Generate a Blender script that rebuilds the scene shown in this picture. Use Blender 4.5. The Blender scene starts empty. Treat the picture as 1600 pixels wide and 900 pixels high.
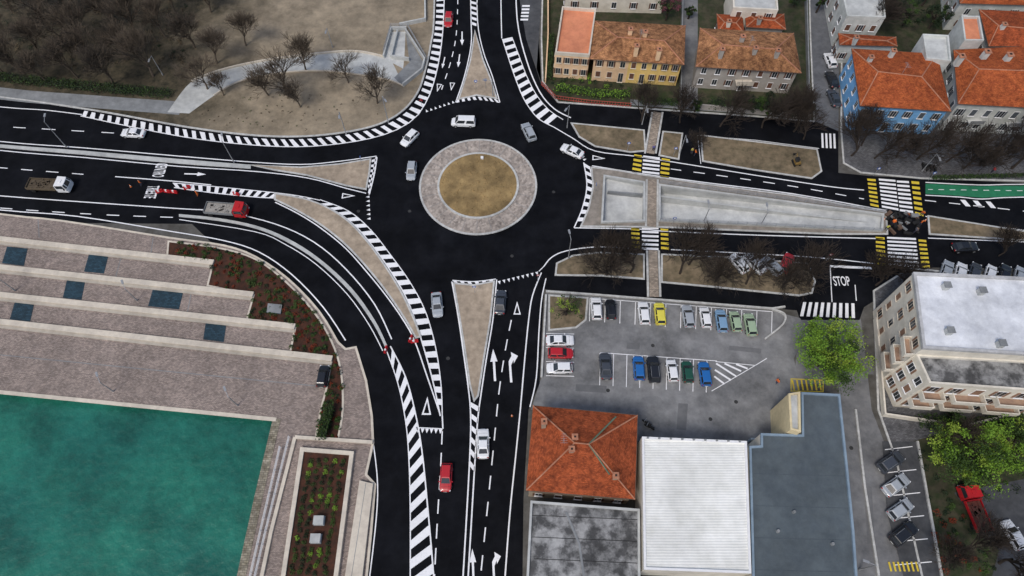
import bpy, bmesh, math, random
from mathutils import Vector, Matrix
from mathutils.geometry import tessellate_polygon
random.seed(7)
R=math.radians
H=100.0; FPX=1067.0; P=R(62)
SP,CP=math.sin(P),math.cos(P)
# survey: site plan coordinates (u,v) -> metres on a horizontal plane at height z
def G(u,v,z=0.0):
    b=450-v
    t=(H-z)/(FPX*SP-b*CP)
    return Vector(((u-800)*t,(FPX*CP+b*SP)*t,z))
def GL(pts,z=0.0): return [G(p[0],p[1],z) for p in pts]
def sm(pts,k=6,closed=False):
    n=len(pts); out=[]
    rng=range(n if closed else n-1)
    for i in rng:
        p0=pts[(i-1)%n] if (closed or i>0) else pts[0]
        p1=pts[i]; p2=pts[(i+1)%n]
        p3=pts[(i+2)%n] if (closed or i+2<n) else pts[-1]
        for j in range(k):
            t=j/k
            out.append(tuple(0.5*((2*p1[c])+(-p0[c]+p2[c])*t+(2*p0[c]-5*p1[c]+4*p2[c]-p3[c])*t*t+(-p0[c]+3*p1[c]-3*p2[c]+p3[c])*t**3) for c in range(2)))
    if not closed: out.append(tuple(pts[-1][:2]))
    return out
# ---------------------------------------------------------------- materials
MATS={}
def M(name,c1,c2=None,scale=1.0,rough=.85,bump=0.0,metal=0.0,spec=.3,pattern=None,c3=None,lo=.35,hi=.65,coat=0,stain=None):
    if name in MATS: return MATS[name]
    m=bpy.data.materials.new(name); m.use_nodes=True
    nt=m.node_tree; N=nt.nodes; L=nt.links
    bs=N['Principled BSDF']
    bs.inputs['Roughness'].default_value=rough
    bs.inputs['Metallic'].default_value=metal
    bs.inputs['Specular IOR Level'].default_value=spec
    bs.inputs['Coat Weight'].default_value=coat
    tc=N.new('ShaderNodeTexCoord')
    c2=c2 or tuple(x*.8 for x in c1)
    nz=N.new('ShaderNodeTexNoise'); nz.inputs['Scale'].default_value=scale; nz.inputs['Detail'].default_value=8; nz.inputs['Roughness'].default_value=.65
    L.new(tc.outputs['Object'],nz.inputs['Vector'])
    mr=N.new('ShaderNodeMapRange'); mr.inputs['From Min'].default_value=lo; mr.inputs['From Max'].default_value=hi
    L.new(nz.outputs['Fac'],mr.inputs['Value'])
    mx=N.new('ShaderNodeMix'); mx.data_type='RGBA'
    mx.inputs['A'].default_value=(*c1,1); mx.inputs['B'].default_value=(*c2,1)
    L.new(mr.outputs['Result'],mx.inputs['Factor'])
    col=mx.outputs['Result']; hgt=nz.outputs['Fac']
    if pattern:
        kind=pattern[0]; ps=pattern[1]
        src=tc.outputs['UV'] if 'uv' in pattern else tc.outputs['Object']
        mp=N.new('ShaderNodeMapping'); L.new(src,mp.inputs['Vector'])
        if 'rot' in pattern: mp.inputs['Rotation'].default_value=(0,0,R(90))
        mm=N.new('ShaderNodeMix'); mm.data_type='RGBA'; mm.blend_type='MULTIPLY'; mm.inputs['Factor'].default_value=1
        if kind=='brick':
            br=N.new('ShaderNodeTexBrick'); br.inputs['Scale'].default_value=ps
            br.inputs['Color1'].default_value=(1.1,1.1,1.1,1); br.inputs['Color2'].default_value=(.6,.6,.6,1); br.inputs['Mortar'].default_value=(*(c3 or (.35,.35,.35)),1)
            br.inputs['Mortar Size'].default_value=.02
            L.new(mp.outputs[0],br.inputs['Vector']); L.new(col,mm.inputs['A']); L.new(br.outputs['Color'],mm.inputs['B'])
            hgt=br.outputs['Color']
        elif kind=='voronoi':
            vr=N.new('ShaderNodeTexVoronoi'); vr.inputs['Scale'].default_value=ps
            L.new(mp.outputs[0],vr.inputs['Vector'])
            rr=N.new('ShaderNodeMapRange'); rr.inputs['To Min'].default_value=.5; rr.inputs['To Max'].default_value=1.15
            L.new(vr.outputs['Color'],rr.inputs['Value']); L.new(col,mm.inputs['A']); L.new(rr.outputs['Result'],mm.inputs['B']); hgt=vr.outputs['Distance']
        elif kind=='wave':
            wv=N.new('ShaderNodeTexWave'); wv.inputs['Scale'].default_value=ps; wv.inputs['Distortion'].default_value=.6; wv.inputs['Detail'].default_value=2
            wv.bands_direction='Y' if 'Y' in pattern else 'X'
            L.new(mp.outputs[0],wv.inputs['Vector'])
            rr=N.new('ShaderNodeMapRange'); rr.inputs['To Min'].default_value=pattern[2]; rr.inputs['To Max'].default_value=1.1
            L.new(wv.outputs['Fac'],rr.inputs['Value']); L.new(col,mm.inputs['A']); L.new(rr.outputs['Result'],mm.inputs['B']); hgt=wv.outputs['Fac']
        col=mm.outputs['Result']
    # broad stains
    st=stain if stain is not None else .25
    if st>0:
        n2=N.new('ShaderNodeTexNoise'); n2.inputs['Scale'].default_value=.13; n2.inputs['Detail'].default_value=7; n2.inputs['Roughness'].default_value=.75
        L.new(tc.outputs['Object'],n2.inputs['Vector'])
        r2=N.new('ShaderNodeMapRange'); r2.inputs['From Min'].default_value=.35; r2.inputs['From Max'].default_value=.65; r2.inputs['To Min'].default_value=1-st; r2.inputs['To Max'].default_value=1+st*.4
        L.new(n2.outputs['Fac'],r2.inputs['Value'])
        m2=N.new('ShaderNodeMix'); m2.data_type='RGBA'; m2.blend_type='MULTIPLY'; m2.inputs['Factor'].default_value=1
        L.new(col,m2.inputs['A']); L.new(r2.outputs['Result'],m2.inputs['B']); col=m2.outputs['Result']
    L.new(col,bs.inputs['Base Color'])
    if bump>0:
        bp=N.new('ShaderNodeBump'); bp.inputs['Strength'].default_value=bump; bp.inputs['Distance'].default_value=.1
        L.new(hgt,bp.inputs['Height']); L.new(bp.outputs['Normal'],bs.inputs['Normal'])
    MATS[name]=m; return m
CX,CY=-6.1,74.1
asph=M('new_asphalt',(.0035,.004,.006),(.0085,.0092,.012),.3,rough=.8,bump=.12,spec=.1,stain=.55)
oldasph=M('old_asphalt',(.15,.152,.158),(.21,.21,.21),.5,rough=.9,bump=.15,stain=.4)
streetasph=M('street_asphalt',(.055,.058,.064),(.09,.093,.098),.6,rough=.9,bump=.15,stain=.35)
lotm=M('parking_asphalt',(.175,.178,.182),(.25,.25,.25),.35,rough=.9,bump=.1,stain=.5)
groundm=M('ground_soil',(.07,.065,.055),(.13,.125,.115),.5,bump=.3)
white=M('road_paint_white',(.86,.86,.87),(.64,.64,.64),3,rough=.7,lo=.5,hi=.85,stain=.12)
yellow=M('road_paint_yellow',(.74,.58,.05),(.6,.42,.04),3,rough=.7,stain=.1)
kerbm=M('kerb_stone',(.60,.60,.58),(.40,.40,.38),1.5,bump=.1)
sand=M('sandy_fill',(.47,.38,.285),(.28,.225,.165),.9,bump=.4,lo=.3,hi=.7,stain=.3)
cobble=M('cobble_paving',(.50,.43,.37),(.36,.31,.27),1,pattern=('voronoi',2.6),bump=.3)
dirt=M('island_dirt',(.36,.25,.11),(.20,.135,.06),.6,bump=.6,lo=.3,hi=.7,stain=.5)
dirt2=M('verge_dirt',(.25,.19,.12),(.12,.098,.058),.7,bump=.5,lo=.35,hi=.65,stain=.45)
conc=M('concrete_pale',(.55,.56,.54),(.42,.43,.42),.6,bump=.1)
cream=M('limestone_cream',(.68,.61,.50),(.54,.48,.40),.8,bump=.1,stain=.15)
conc2=M('concrete_grey',(.27,.28,.285),(.18,.19,.195),.6,bump=.1)
paver=M('brick_paver',(.41,.33,.285),(.30,.245,.215),.8,pattern=('brick',1.6),bump=.2,stain=.22)
paver2=M('grey_paver',(.17,.17,.178),(.115,.115,.12),.8,pattern=('brick',1.2),bump=.2,stain=.35)
panel=M('teal_panel',(.03,.07,.10),(.02,.05,.07),2,pattern=('brick',.9),rough=.6,c3=(.4,.4,.4))
mulch=M('planting_mulch',(.085,.03,.016),(.03,.016,.01),1.2,bump=.6)
stonem=M('quay_stone',(.40,.36,.28),(.22,.19,.13),1.5,pattern=('brick',.8),bump=.4)
beige=M('beige_path',(.46,.38,.30),(.36,.30,.24),1,pattern=('brick',1.2),bump=.1)
green_lane=M('green_bike_lane',(.025,.21,.10),(.02,.16,.08),1)
grassm=M('garden_grass',(.03,.042,.015),(.065,.058,.035),.6,bump=.6,lo=.4,hi=.6,stain=.5)
glass=M('window_glass',(.02,.025,.03),(.04,.045,.05),.5,rough=.1,spec=.6,stain=0)
metalm=M('galvanised_steel',(.40,.41,.42),(.3,.31,.32),2,rough=.5,metal=.4,stain=0)
whitem=M('white_metal',(.80,.80,.80),(.72,.72,.72),2,rough=.5,stain=0)
redp=M('red_plastic',(.50,.015,.02),(.40,.015,.02),2,rough=.5,stain=0)
blackm=M('black_rubber',(.012,.012,.012),(.02,.02,.02),2,rough=.8,stain=0)
def tile(name,a,b,st=.3): return M(name,a,b,1.1,rough=.95,spec=.12,bump=.6,pattern=('brick',1.9,'uv'),c3=(.35,.3,.3),lo=.38,hi=.62,stain=st)
tileO=tile('roof_tile_orange',(.62,.165,.055),(.37,.09,.035))
tileR=tile('roof_tile_red',(.56,.135,.05),(.30,.075,.033))
tileB=tile('roof_tile_weathered',(.66,.33,.155),(.28,.13,.065),.5)
ridge=M('ridge_tile',(.52,.24,.14),(.34,.15,.09),2)
gutter=M('copper_gutter',(.16,.10,.07),(.11,.07,.05),2)
bark=M('bark_grey',(.12,.095,.07),(.065,.05,.038),3,rough=.95,stain=0)
bark2=M('bark_brown',(.05,.038,.03),(.027,.021,.017),3,rough=.95,stain=0)
# park ground: sand fading to leaf litter
def park_mat():
    m=M('park_ground',(.35,.285,.20),(.235,.195,.14),.55,bump=.4,lo=.3,hi=.7,stain=.4)
    nt=m.node_tree;N=nt.nodes;L=nt.links
    bs=N['Principled BSDF']; old=bs.inputs['Base Color'].links[0].from_socket
    tc=N.new('ShaderNodeTexCoord'); sp=N.new('ShaderNodeSeparateXYZ'); L.new(tc.outputs['Object'],sp.inputs[0])
    nz=N.new('ShaderNodeTexNoise'); nz.inputs['Scale'].default_value=.11; nz.inputs['Detail'].default_value=9; nz.inputs['Roughness'].default_value=.7
    L.new(tc.outputs['Object'],nz.inputs['Vector'])
    a=N.new('ShaderNodeMath'); a.operation='MULTIPLY_ADD'; a.inputs[1].default_value=60; L.new(nz.outputs['Fac'],a.inputs[0]); L.new(sp.outputs['X'],a.inputs[2])
    r=N.new('ShaderNodeMapRange'); r.inputs['From Min'].default_value=-40; r.inputs['From Max'].default_value=-16; L.new(a.outputs[0],r.inputs['Value'])
    n3=N.new('ShaderNodeTexNoise'); n3.inputs['Scale'].default_value=.5; n3.inputs['Detail'].default_value=9; n3.inputs['Roughness'].default_value=.75
    L.new(tc.outputs['Object'],n3.inputs['Vector'])
    rm=N.new('ShaderNodeMapRange'); rm.inputs['From Min'].default_value=.38; rm.inputs['From Max'].default_value=.62; L.new(n3.outputs['Fac'],rm.inputs['Value'])
    g=N.new('ShaderNodeMix'); g.data_type='RGBA'; g.inputs['A'].default_value=(.022,.021,.012,1); g.inputs['B'].default_value=(.085,.068,.042,1); L.new(rm.outputs[0],g.inputs['Factor'])
    x=N.new('ShaderNodeMix'); x.data_type='RGBA'; L.new(r.outputs[0],x.inputs['Factor']); L.new(g.outputs['Result'],x.inputs['A']); L.new(old,x.inputs['B'])
    L.new(x.outputs['Result'],bs.inputs['Base Color']); return m
parkm=park_mat()
# ---------------------------------------------------------------- mesh builder
class MB:
    def __init__(s): s.v=[];s.f=[];s.m=[];s.mats=[];s.uv={}
    def mi(s,m):
        if m not in s.mats: s.mats.append(m)
        return s.mats.index(m)
    def face(s,pts,m,uv=None):
        i=len(s.v); s.v+= [tuple(p) for p in pts]; s.f.append(tuple(range(i,i+len(pts)))); s.m.append(s.mi(m))
        if uv: s.uv[len(s.f)-1]=uv
    def poly(s,pts,z,m,holes=()):
        loops=[[Vector((p[0],p[1],0)) for p in pts]]+[[Vector((p[0],p[1],0)) for p in h] for h in holes]
        flat=[p for l in loops for p in l]
        i=len(s.v); s.v+=[(p.x,p.y,z) for p in flat]
        for t in tessellate_polygon(loops):
            a,b,c=[flat[k] for k in t]
            if (b-a).cross(c-a).z<0: t=(t[0],t[2],t[1])
            s.f.append(tuple(i+k for k in t)); s.m.append(s.mi(m))
    def prism(s,pts,z0,z1,mt,ms=None,holes=()):
        ms=ms or mt
        s.poly(pts,z1,mt,holes)
        for loop in [pts]+list(holes):
            n=len(loop)
            for k in range(n):
                a=loop[k];b=loop[(k+1)%n]
                s.face([(a[0],a[1],z0),(b[0],b[1],z0),(b[0],b[1],z1),(a[0],a[1],z1)],ms)
    def box(s,c,d,m,rot=0):
        cx,cy,cz=c; x,y,z=d[0]/2,d[1]/2,d[2]/2
        cr,sr=math.cos(rot),math.sin(rot)
        P8=[(cx+a*x*cr-b*y*sr,cy+a*x*sr+b*y*cr,cz+e*z) for e in(-1,1) for a,b in((-1,-1),(1,-1),(1,1),(-1,1))]
        i=len(s.v); s.v+=P8
        for f in((3,2,1,0),(4,5,6,7),(0,1,5,4),(1,2,6,5),(2,3,7,6),(3,0,4,7)):
            s.f.append(tuple(i+k for k in f)); s.m.append(s.mi(m))
    def cyl(s,p0,p1,r0,r1,m,n=8,cap=True):
        p0=Vector(p0);p1=Vector(p1);d=(p1-p0)
        if d.length<1e-6:return
        d.normalize(); a=d.orthogonal().normalized(); b=d.cross(a)
        i=len(s.v)
        for p,r in((p0,r0),(p1,r1)):
            for k in range(n):
                t=2*math.pi*k/n; s.v.append(tuple(p+a*r*math.cos(t)+b*r*math.sin(t)))
        for k in range(n):
            s.f.append((i+k,i+(k+1)%n,i+n+(k+1)%n,i+n+k)); s.m.append(s.mi(m))
        if cap:
            s.f.append(tuple(i+n+k for k in range(n))); s.m.append(s.mi(m))
            s.f.append(tuple(i+k for k in reversed(range(n)))); s.m.append(s.mi(m))
    def ribbon(s,pts,w,z,m,closed=False,h=0.0):
        n=len(pts); P2=[Vector((p[0],p[1])) for p in pts]; Lr=[];Rr=[]
        for k in range(n):
            a=P2[(k-1)%n] if (closed or k>0) else P2[k]
            b=P2[(k+1)%n] if (closed or k<n-1) else P2[k]
            d1=(P2[k]-a); d2=(b-P2[k])
            if d1.length<1e-6:d1=d2
            if d2.length<1e-6:d2=d1
            d1=d1.normalized();d2=d2.normalized()
            t=(d1+d2)
            if t.length<1e-4:t=d1
            t=t.normalized(); nn=Vector((-t.y,t.x)); c=max(.5,abs(nn.dot(Vector((-d1.y,d1.x)))))
            Lr.append(P2[k]+nn*w/2/c); Rr.append(P2[k]-nn*w/2/c)
        for k in range(n if closed else n-1):
            j=(k+1)%n
            s.face([(Rr[k].x,Rr[k].y,z),(Rr[j].x,Rr[j].y,z),(Lr[j].x,Lr[j].y,z),(Lr[k].x,Lr[k].y,z)],m)
            if h>0:
                s.face([(Rr[k].x,Rr[k].y,z-h),(Rr[j].x,Rr[j].y,z-h),(Rr[j].x,Rr[j].y,z),(Rr[k].x,Rr[k].y,z)],m)
                s.face([(Lr[j].x,Lr[j].y,z-h),(Lr[k].x,Lr[k].y,z-h),(Lr[k].x,Lr[k].y,z),(Lr[j].x,Lr[j].y,z)],m)
        if h>0 and not closed:
            for k in(0,n-1):
                s.face([(Rr[k].x,Rr[k].y,z-h),(Lr[k].x,Lr[k].y,z-h),(Lr[k].x,Lr[k].y,z),(Rr[k].x,Rr[k].y,z)],m)
    def mesh(s,name,smooth=False):
        me=bpy.data.meshes.new(name); me.from_pydata(s.v,[],s.f)
        for m in s.mats: me.materials.append(m)
        me.polygons.foreach_set('material_index',s.m)
        if s.uv:
            ul=me.uv_layers.new(name='UVMap')
            for fi,uv in s.uv.items():
                p=me.polygons[fi]
                for li,c in zip(p.loop_indices,uv): ul.data[li].uv=c
        if smooth: me.polygons.foreach_set('use_smooth',[True]*len(me.polygons))
        me.update(); return me
    def obj(s,name,parent=None,smooth=False):
        o=bpy.data.objects.new(name,s.mesh(name,smooth)); bpy.context.collection.objects.link(o)
        if parent:o.parent=parent
        return o
def empty(name,loc=(0,0,0),rot=0):
    e=bpy.data.objects.new(name,None); e.location=loc; e.rotation_euler=(0,0,rot); e.empty_display_size=.5
    bpy.context.collection.objects.link(e); return e
def place(name,me,loc,rot=0,sc=1):
    o=bpy.data.objects.new(name,me); o.location=loc; o.rotation_euler=(0,0,rot); o.scale=(sc,sc,sc) if not isinstance(sc,tuple) else sc
    bpy.context.collection.objects.link(o); return o
def sheet(name,px,z,m,holes=()):
    b=MB(); b.poly(GL(px),z,m,[GL(h) for h in holes]); return b.obj(name)
def slab(name,px,m,z=.12,kerb=True,kw=.3,holes=(),km=None):
    b=MB(); w=GL(px); hs=[GL(h) for h in holes]
    b.prism(w,0,z,m,kerbm,hs)
    if kerb: b.ribbon(w,kw,z+.02,km or kerbm,True,z+.018)
    return b.obj(name)
# ---------------------------------------------------------------- ground, water, asphalt
qc=G(433,655,0); qs=G(378,900,0)
d=(qs-qc).normalized(); qs2=qc+d*600
qn=G(0,612,0); d2=(qn-qc).normalized(); qn2=qc+d2*900
trench=[(1030,291),(1150,307),(1378,337),(1376,362),(1030,346)]
trenchL=[(944,277),(1006,287),(1006,347),(940,349)]
trw=GL(trench); tlw=GL(trenchL)
b=MB()
b.poly([(qc.x,qc.y),(qs2.x,qs2.y),(1500,-700),(1500,1500),(-1500,1500),(qn2.x,qn2.y)],0,groundm,[trw,tlw]); b.obj('ground')
wm=M('canal_water',(.020,.175,.120),(.012,.115,.09),.05,rough=.14,spec=.4,stain=.45)
nt=wm.node_tree;N=nt.nodes;L=nt.links
nn=N.new('ShaderNodeTexNoise');nn.inputs['Scale'].default_value=.9;nn.inputs['Detail'].default_value=6
tcn=N.new('ShaderNodeTexCoord');L.new(tcn.outputs['Object'],nn.inputs['Vector'])
bp=N.new('ShaderNodeBump');bp.inputs['Strength'].default_value=.6;bp.inputs['Distance'].default_value=.3
L.new(nn.outputs['Fac'],bp.inputs['Height']);L.new(bp.outputs['Normal'],N['Principled BSDF'].inputs['Normal'])
b=MB(); b.poly([(-1500,-700),(60,-700),(60,qc.y+3),(-1500,qc.y+3+300)],-1.4,wm); b.obj('water')
b=MB()
for a,c in((qn2,qc),(qc,qs2)):
    b.face([(a.x,a.y,-2.5),(c.x,c.y,-2.5),(c.x,c.y,.1),(a.x,a.y,.1)],stonem)
b.obj('quay_wall')
new=[(-250,135),(300,150),(640,100),(670,-100),(812,-100),(812,0),(822,60),(845,130),(870,160),(1000,165),(1275,190),(1310,205),(1310,270),(1360,275),(1900,300),(1900,420),(1600,420),(1450,418),(1350,480),(1343,500),(1250,500),(1245,485),(850,452),(843,600),(826,640),(818,780),(815,1010),(500,1010),(560,600),(300,350),(-250,345)]
sheet('asphalt_road',new,.006,asph,[trench,trenchL])
sheet('side_street',[(812,-100),(846,-100),(846,0),(842,60),(838,110),(846,130),(822,60),(812,0)],.003,streetasph)
sheet('side_street',[(1262,-100),(1312,-100),(1310,205),(1275,190),(1268,100)],.009,M('street_asphalt_grey',(.10,.105,.115),(.15,.155,.165),.6,stain=.3))
sheet('side_street',[(1250,498),(1345,498),(1362,640),(1385,700),(1440,1010),(1345,1010),(1318,700),(1310,600),(1240,600)],.003,oldasph)
sheet('parking_lot',[(853,458),(925,463),(1205,485),(1250,497),(1262,520),(1240,560),(1250,600),(1240,700),(1000,720),(1000,690),(830,640),(846,590)],.010,lotm)
b=MB(); pm_=M('asphalt_patch',(.13,.133,.137),(.16,.16,.162),.8)
for q in([(900,600),(948,603),(947,614),(899,611)],[(1060,630),(1075,631),(1072,672),(1057,671)],[(1140,540),(1190,545),(1189,552),(1139,547)],[(980,535),(1000,536),(999,546),(979,545)]): b.poly(GL(q),.0135,pm_)
for q in([(1345,560),(1362,560),(1365,585),(1347,585)],[(1350,760),(1362,760),(1368,860),(1356,860)]): b.poly(GL(q),.0065,pm_)
b.obj('asphalt_patches')
# ---------------------------------------------------------------- park (north west)
parkedge=[(-250,125),(0,152),(130,170),(200,182),(300,200),(400,212),(480,213),(550,205),(598,192),(632,171),(654,142),(665,108),(673,70),(678,30),(680,-100)]
slab('park_ground',sm(parkedge,5)+[(300,-330),(-400,-330)],parkm,kw=.35)
sheet('sidewalk',sm([(-250,100),(0,137),(140,149),(290,160)],4)+sm([(280,180),(130,168),(0,156),(-250,122)],4),.124,conc2)
sheet('park_path',sm([(262,176),(300,128),(350,110),(420,95),(510,84),(560,82),(600,90),(612,96)],5)+sm([(632,136),(600,124),(510,112),(430,116),(370,130),(335,150),(296,178)],5),.128,conc)
b=MB()
b.ribbon(GL(sm([(300,128),(350,110),(420,95),(510,84),(560,82),(600,90)],5)),.25,.5,cream,False,.4)
b.ribbon(GL(sm([(335,150),(370,130),(430,116),(510,112),(600,124),(632,136)],5)),.2,.35,cream,False,.25)
b.obj('path_edge_wall')
b=MB()
rc=GL([(600,92),(612,50),(634,50),(632,90),(630,108)]); b.poly(rc,.135,M('ramp_pale',(.60,.61,.59),(.46,.47,.465),.7))
rd=GL([(634,52),(662,98),(658,112),(628,134),(616,122),(640,98)]); b.poly(rd,.131,conc2)
for ln in([(600,92),(612,48),(636,48)],[(634,50),(664,96),(660,112),(630,136)],[(622,52),(612,92),(640,96)],[(625,42),(665,34),(664,-40)]):
    b.ribbon(GL(ln),.3,1.0,conc,False,.9)
b.obj('underpass_ramp')
# ---------------------------------------------------------------- islands
C=Vector((CX,CY))
def circ(r,n=96,c=C): return [(c.x+r*math.cos(2*math.pi*k/n),c.y+r*math.sin(2*math.pi*k/n)) for k in range(n)]
b=MB(); b.prism(circ(10.4),0,.14,cobble,kerbm); b.ribbon(circ(10.45),.35,.16,kerbm,True,.15)
b.prism(circ(7.1),.14,.30,dirt,kerbm); b.ribbon(circ(7.15),.38,.33,kerbm,True,.2); 
for k in range(24):
    a=2*math.pi*k/24; b.ribbon([(C.x+7.4*math.cos(a),C.y+7.4*math.sin(a)),(C.x+10.2*math.cos(a),C.y+10.2*math.sin(a))],.06,.144,conc2)
ring=b.obj('roundabout_island')
b=MB()
for i in range(420):
    a=random.random()*6.283;r=6.6*math.sqrt(random.random()); x=C.x+r*math.cos(a);y=C.y+r*math.sin(a);s=random.uniform(.04,.15)
    b.cyl((x,y,.29),(x+.03,y,.30+s),s,s*.4,dirt,5)
b.box((C.x+.6,C.y+5.9,.5),(.5,.5,.35),whitem)
b.obj('soil_clods')
slab('splitter_island',[(742,48),(748,70),(755,95),(766,122),(776,154),(745,149),(717,155),(727,124),(735,95),(739,70)],sand)
slab('splitter_island',[(709,443),(740,446),(772,440),(766,500),(756,560),(747,618),(741,626),(734,600),(727,550),(718,495)],sand)
slab('splitter_island',[(390,258),(470,262),(530,257),(579,249),(577,270),(572,296),(540,290),(480,274),(430,266)],sand)
slab('median_kerb',sm([(-250,203),(0,226),(130,236),(280,249),(392,258)],3)+sm([(392,264),(280,256),(130,242),(0,231),(-250,208)],3),conc,kerb=False)
strip_top=[(430,303),(475,311),(512,325),(545,347),(574,378),(601,415),(626,455),(645,495),(657,526)]
strip_bot=[(650,528),(632,497),(607,460),(578,423),(542,384),(504,353),(466,330),(430,312)]
slab('splitter_island',sm(strip_top,4)+sm(strip_bot,4),sand)
slab('median_kerb',sm([(280,335),(340,341),(400,353),(450,373),(500,405),(550,451),(586,501),(606,542)],4)+sm([(603,545),(582,504),(546,455),(496,408.5),(446,377),(398,357),(338,345),(280,339)],4),conc,kerb=False)
med=[(924,262),(960,266),(1006,274),(1100,288),(1240,306),(1384,332),(1386,366),(1300,366),(1150,360),(1030,355),(908,354),(920,325),(927,292)]
slab('median_island',med,M('median_grey',(.32,.28,.24),(.2,.18,.15),.8),holes=[trench,trenchL])
ramp_pale=MATS['ramp_pale']
def trench_obj(pts,zs,name):
    b=MB(); n=len(pts)
    b.face([(p.x,p.y,z) for p,z in zip(pts,zs)],ramp_pale)
    for k in range(n):
        a=pts[k];c=pts[(k+1)%n]
        b.face([(a.x,a.y,min(zs)-.3),(c.x,c.y,min(zs)-.3),(c.x,c.y,.2),(a.x,a.y,.2)],conc)
    b.ribbon(pts,.35,.55,conc,True,.5)
    return b.obj(name)
trench_obj(tlw,[-.4,-.8,-2.2,-1.6],'underpass_ramp')
trench_obj(trw,[-2.0,-1.35,-.1,-.1,-2.0],'underpass_ramp')
b=MB()
for ln in([(1032,305),(1160,322),(1374,348)],[(950,298),(1004,302)]):
    b.ribbon(GL(ln),.3,-.2,conc2 if len(ln)==2 else conc,False,1.8)
b.obj('ramp_divider_wall')
slab('verge',[(893,193),(1006,204),(1008,236),(985,238),(930,229),(905,214)],dirt2)
slab('verge',[(1036,206),(1066,209),(1060,249),(1030,243)],dirt2)
slab('verge',[(1095,212),(1180,222),(1276,234),(1283,268),(1268,279),(1180,266),(1098,252)],dirt2)
slab('verge',[(870,412),(895,400),(935,395),(1006,398),(1006,436),(940,431),(868,430)],dirt2)
slab('verge',[(1034,398),(1130,402),(1262,412),(1273,440),(1268,458),(1248,462),(1120,449),(1034,441)],dirt2)
slab('verge',[(1450,338),(1600,362),(1800,390),(1800,372),(1600,376),(1452,366)],dirt2)
for ln in([(1027,176),(1016,240)],[(1019,281),(1018,355)],[(1020,392),(1022,464)]):
    b=MB(); b.ribbon(GL(ln),1.5,.15,beige,False,.14); b.ribbon([Vector((p.x-1.0,p.y,0)) for p in GL(ln)],.35,.17,kerbm,False,.16); b.ribbon([Vector((p.x+1.0,p.y,0)) for p in GL(ln)],.35,.17,kerbm,False,.16); b.obj('footpath')
slab('garden',[(850,-100),(1262,-100),(1266,60),(1272,190),(1180,182),(1035,172),(872,160),(848,128),(846,60)],grassm)
sheet('driveway',[(1068,-60),(1090,-60),(1090,170),(1064,168)],.128,oldasph)
sheet('driveway',[(985,165),(1266,186),(1270,176),(985,156)],.13,conc2)
slab('pavement',[(1316,-100),(1900,-100),(1900,300),(1600,283),(1440,279),(1345,270),(1318,255),(1314,205)],paver2)
sheet('garden',[(1320,-90),(1900,-90),(1900,100),(1330,80)],.128,grassm)
sheet('bicycle_lane',[(1446,287),(1530,291),(1600,290),(1850,290),(1850,306),(1600,306),(1535,309),(1500,306),(1446,303)],.012,green_lane)
slab('pavement',[(1365,455),(1420,420),(1600,436),(1900,460),(1900,1010),(1500,1010),(1440,900),(1400,720),(1372,640)],paver2)
sheet('garden',[(1425,690),(1600,640),(1900,640),(1900,1010),(1510,1010),(1460,880)],.128,grassm)
sheet('parking_lot',[(1378,690),(1432,690),(1468,900),(1490,1010),(1440,1010),(1385,800)],.132,streetasph)
sheet('parking_lot',[(1490,770),(1900,690),(1900,1010),(1520,1010),(1560,860)],.136,streetasph)
# ---------------------------------------------------------------- quay plaza (south west)
sw=[(-250,300),(0,335),(100,346),(265,372),(350,384),(400,402),(450,436),(498,486),(528,535),(540,546),(556,543),(572,595),(581,650),(583,692),(572,742),(586,757),(580,830),(562,1010)]
pz=GL(sm(sw[:9],3)+sw[9:])
b=MB(); b.prism(pz+[Vector((qs2.x*.07+qc.x*.93,qs2.y*.07+qc.y*.93,0)),qc+Vector((0.0,0.0,0)),G(0,612),G(-250,588)],0,.12,paver,kerbm); b.ribbon(pz,.35,.15,cream,False,.14); b.obj('quay_plaza')
bed=sm([(264,378),(345,389),(400,406),(446,440),(490,487),(518,533),(533,580),(536,640),(528,688)],4)+[(494,684),(502,640),(512,602),(518,566),(454,552),(462,512),(386,501),(397,462),(325,447),(334,411),(262,402)]
slab('planting_bed',bed,mulch,z=.2,kw=.3,km=cream)
for ln in([(-200,352),(0,375),(335,412)],[(-200,398),(0,419),(397,462)],[(-200,440),(0,462),(462,512)],[(-200,482),(0,504),(520,562)]):
    b=MB(); w=GL(ln); b.ribbon(w,.95,.55,cream,False,.44); b.ribbon([p+Vector((0,-.75,0)) for p in w],.5,.30,M('limestone_worn',(.50,.45,.38),(.40,.36,.30),.8),False,.19); b.obj('stone_seat_wall')
b=MB()
for ln in([(-100,545),(510,605)],[(60,342),(62,372)],[(240,372),(236,398)],[(190,402),(180,438)],[(300,455),(293,490)]): b.ribbon(GL(ln),.14,.126,conc2)
b.obj('drain_channels')
b=MB(); b.ribbon(GL([(-200,590),(0,613),(432,656)]),.6,.2,cream,False,.1); b.ribbon([G(433,655),G(406,770),G(378,898),G(366,960)],1.2,.18,stonem,False,.1)
b.obj('quay_coping')
b=MB()
for a in([(12,386),(44,389),(38,416),(4,412)],[(140,397),(170,400),(163,428),(132,425)],[(106,436),(134,439),(128,469),(99,466)],[(240,451),(287,456),(280,484),(232,479)],[(24,473),(54,476),(48,503),(16,500)],[(322,505),(354,508),(350,535),(318,531)]):
    b.prism(GL(a),.11,.17,panel,panel)
b.prism(GL([(420,476),(442,478),(440,492),(418,490)]),.2,.5,conc2,panel)
b.obj('paving_panels')
b=MB(); pl=GL([(474,704),(551,710),(519,960),(436,960)]); b.ribbon(pl,.6,.75,cream,True,.65); b.poly(pl,.5,mulch)
b.ribbon(GL([(462,684),(583,692)]),.5,.5,cream,False,.4)
b.ribbon(GL([(462,684),(425,830),(398,960)]),.5,.45,cream,False,.34)
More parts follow.
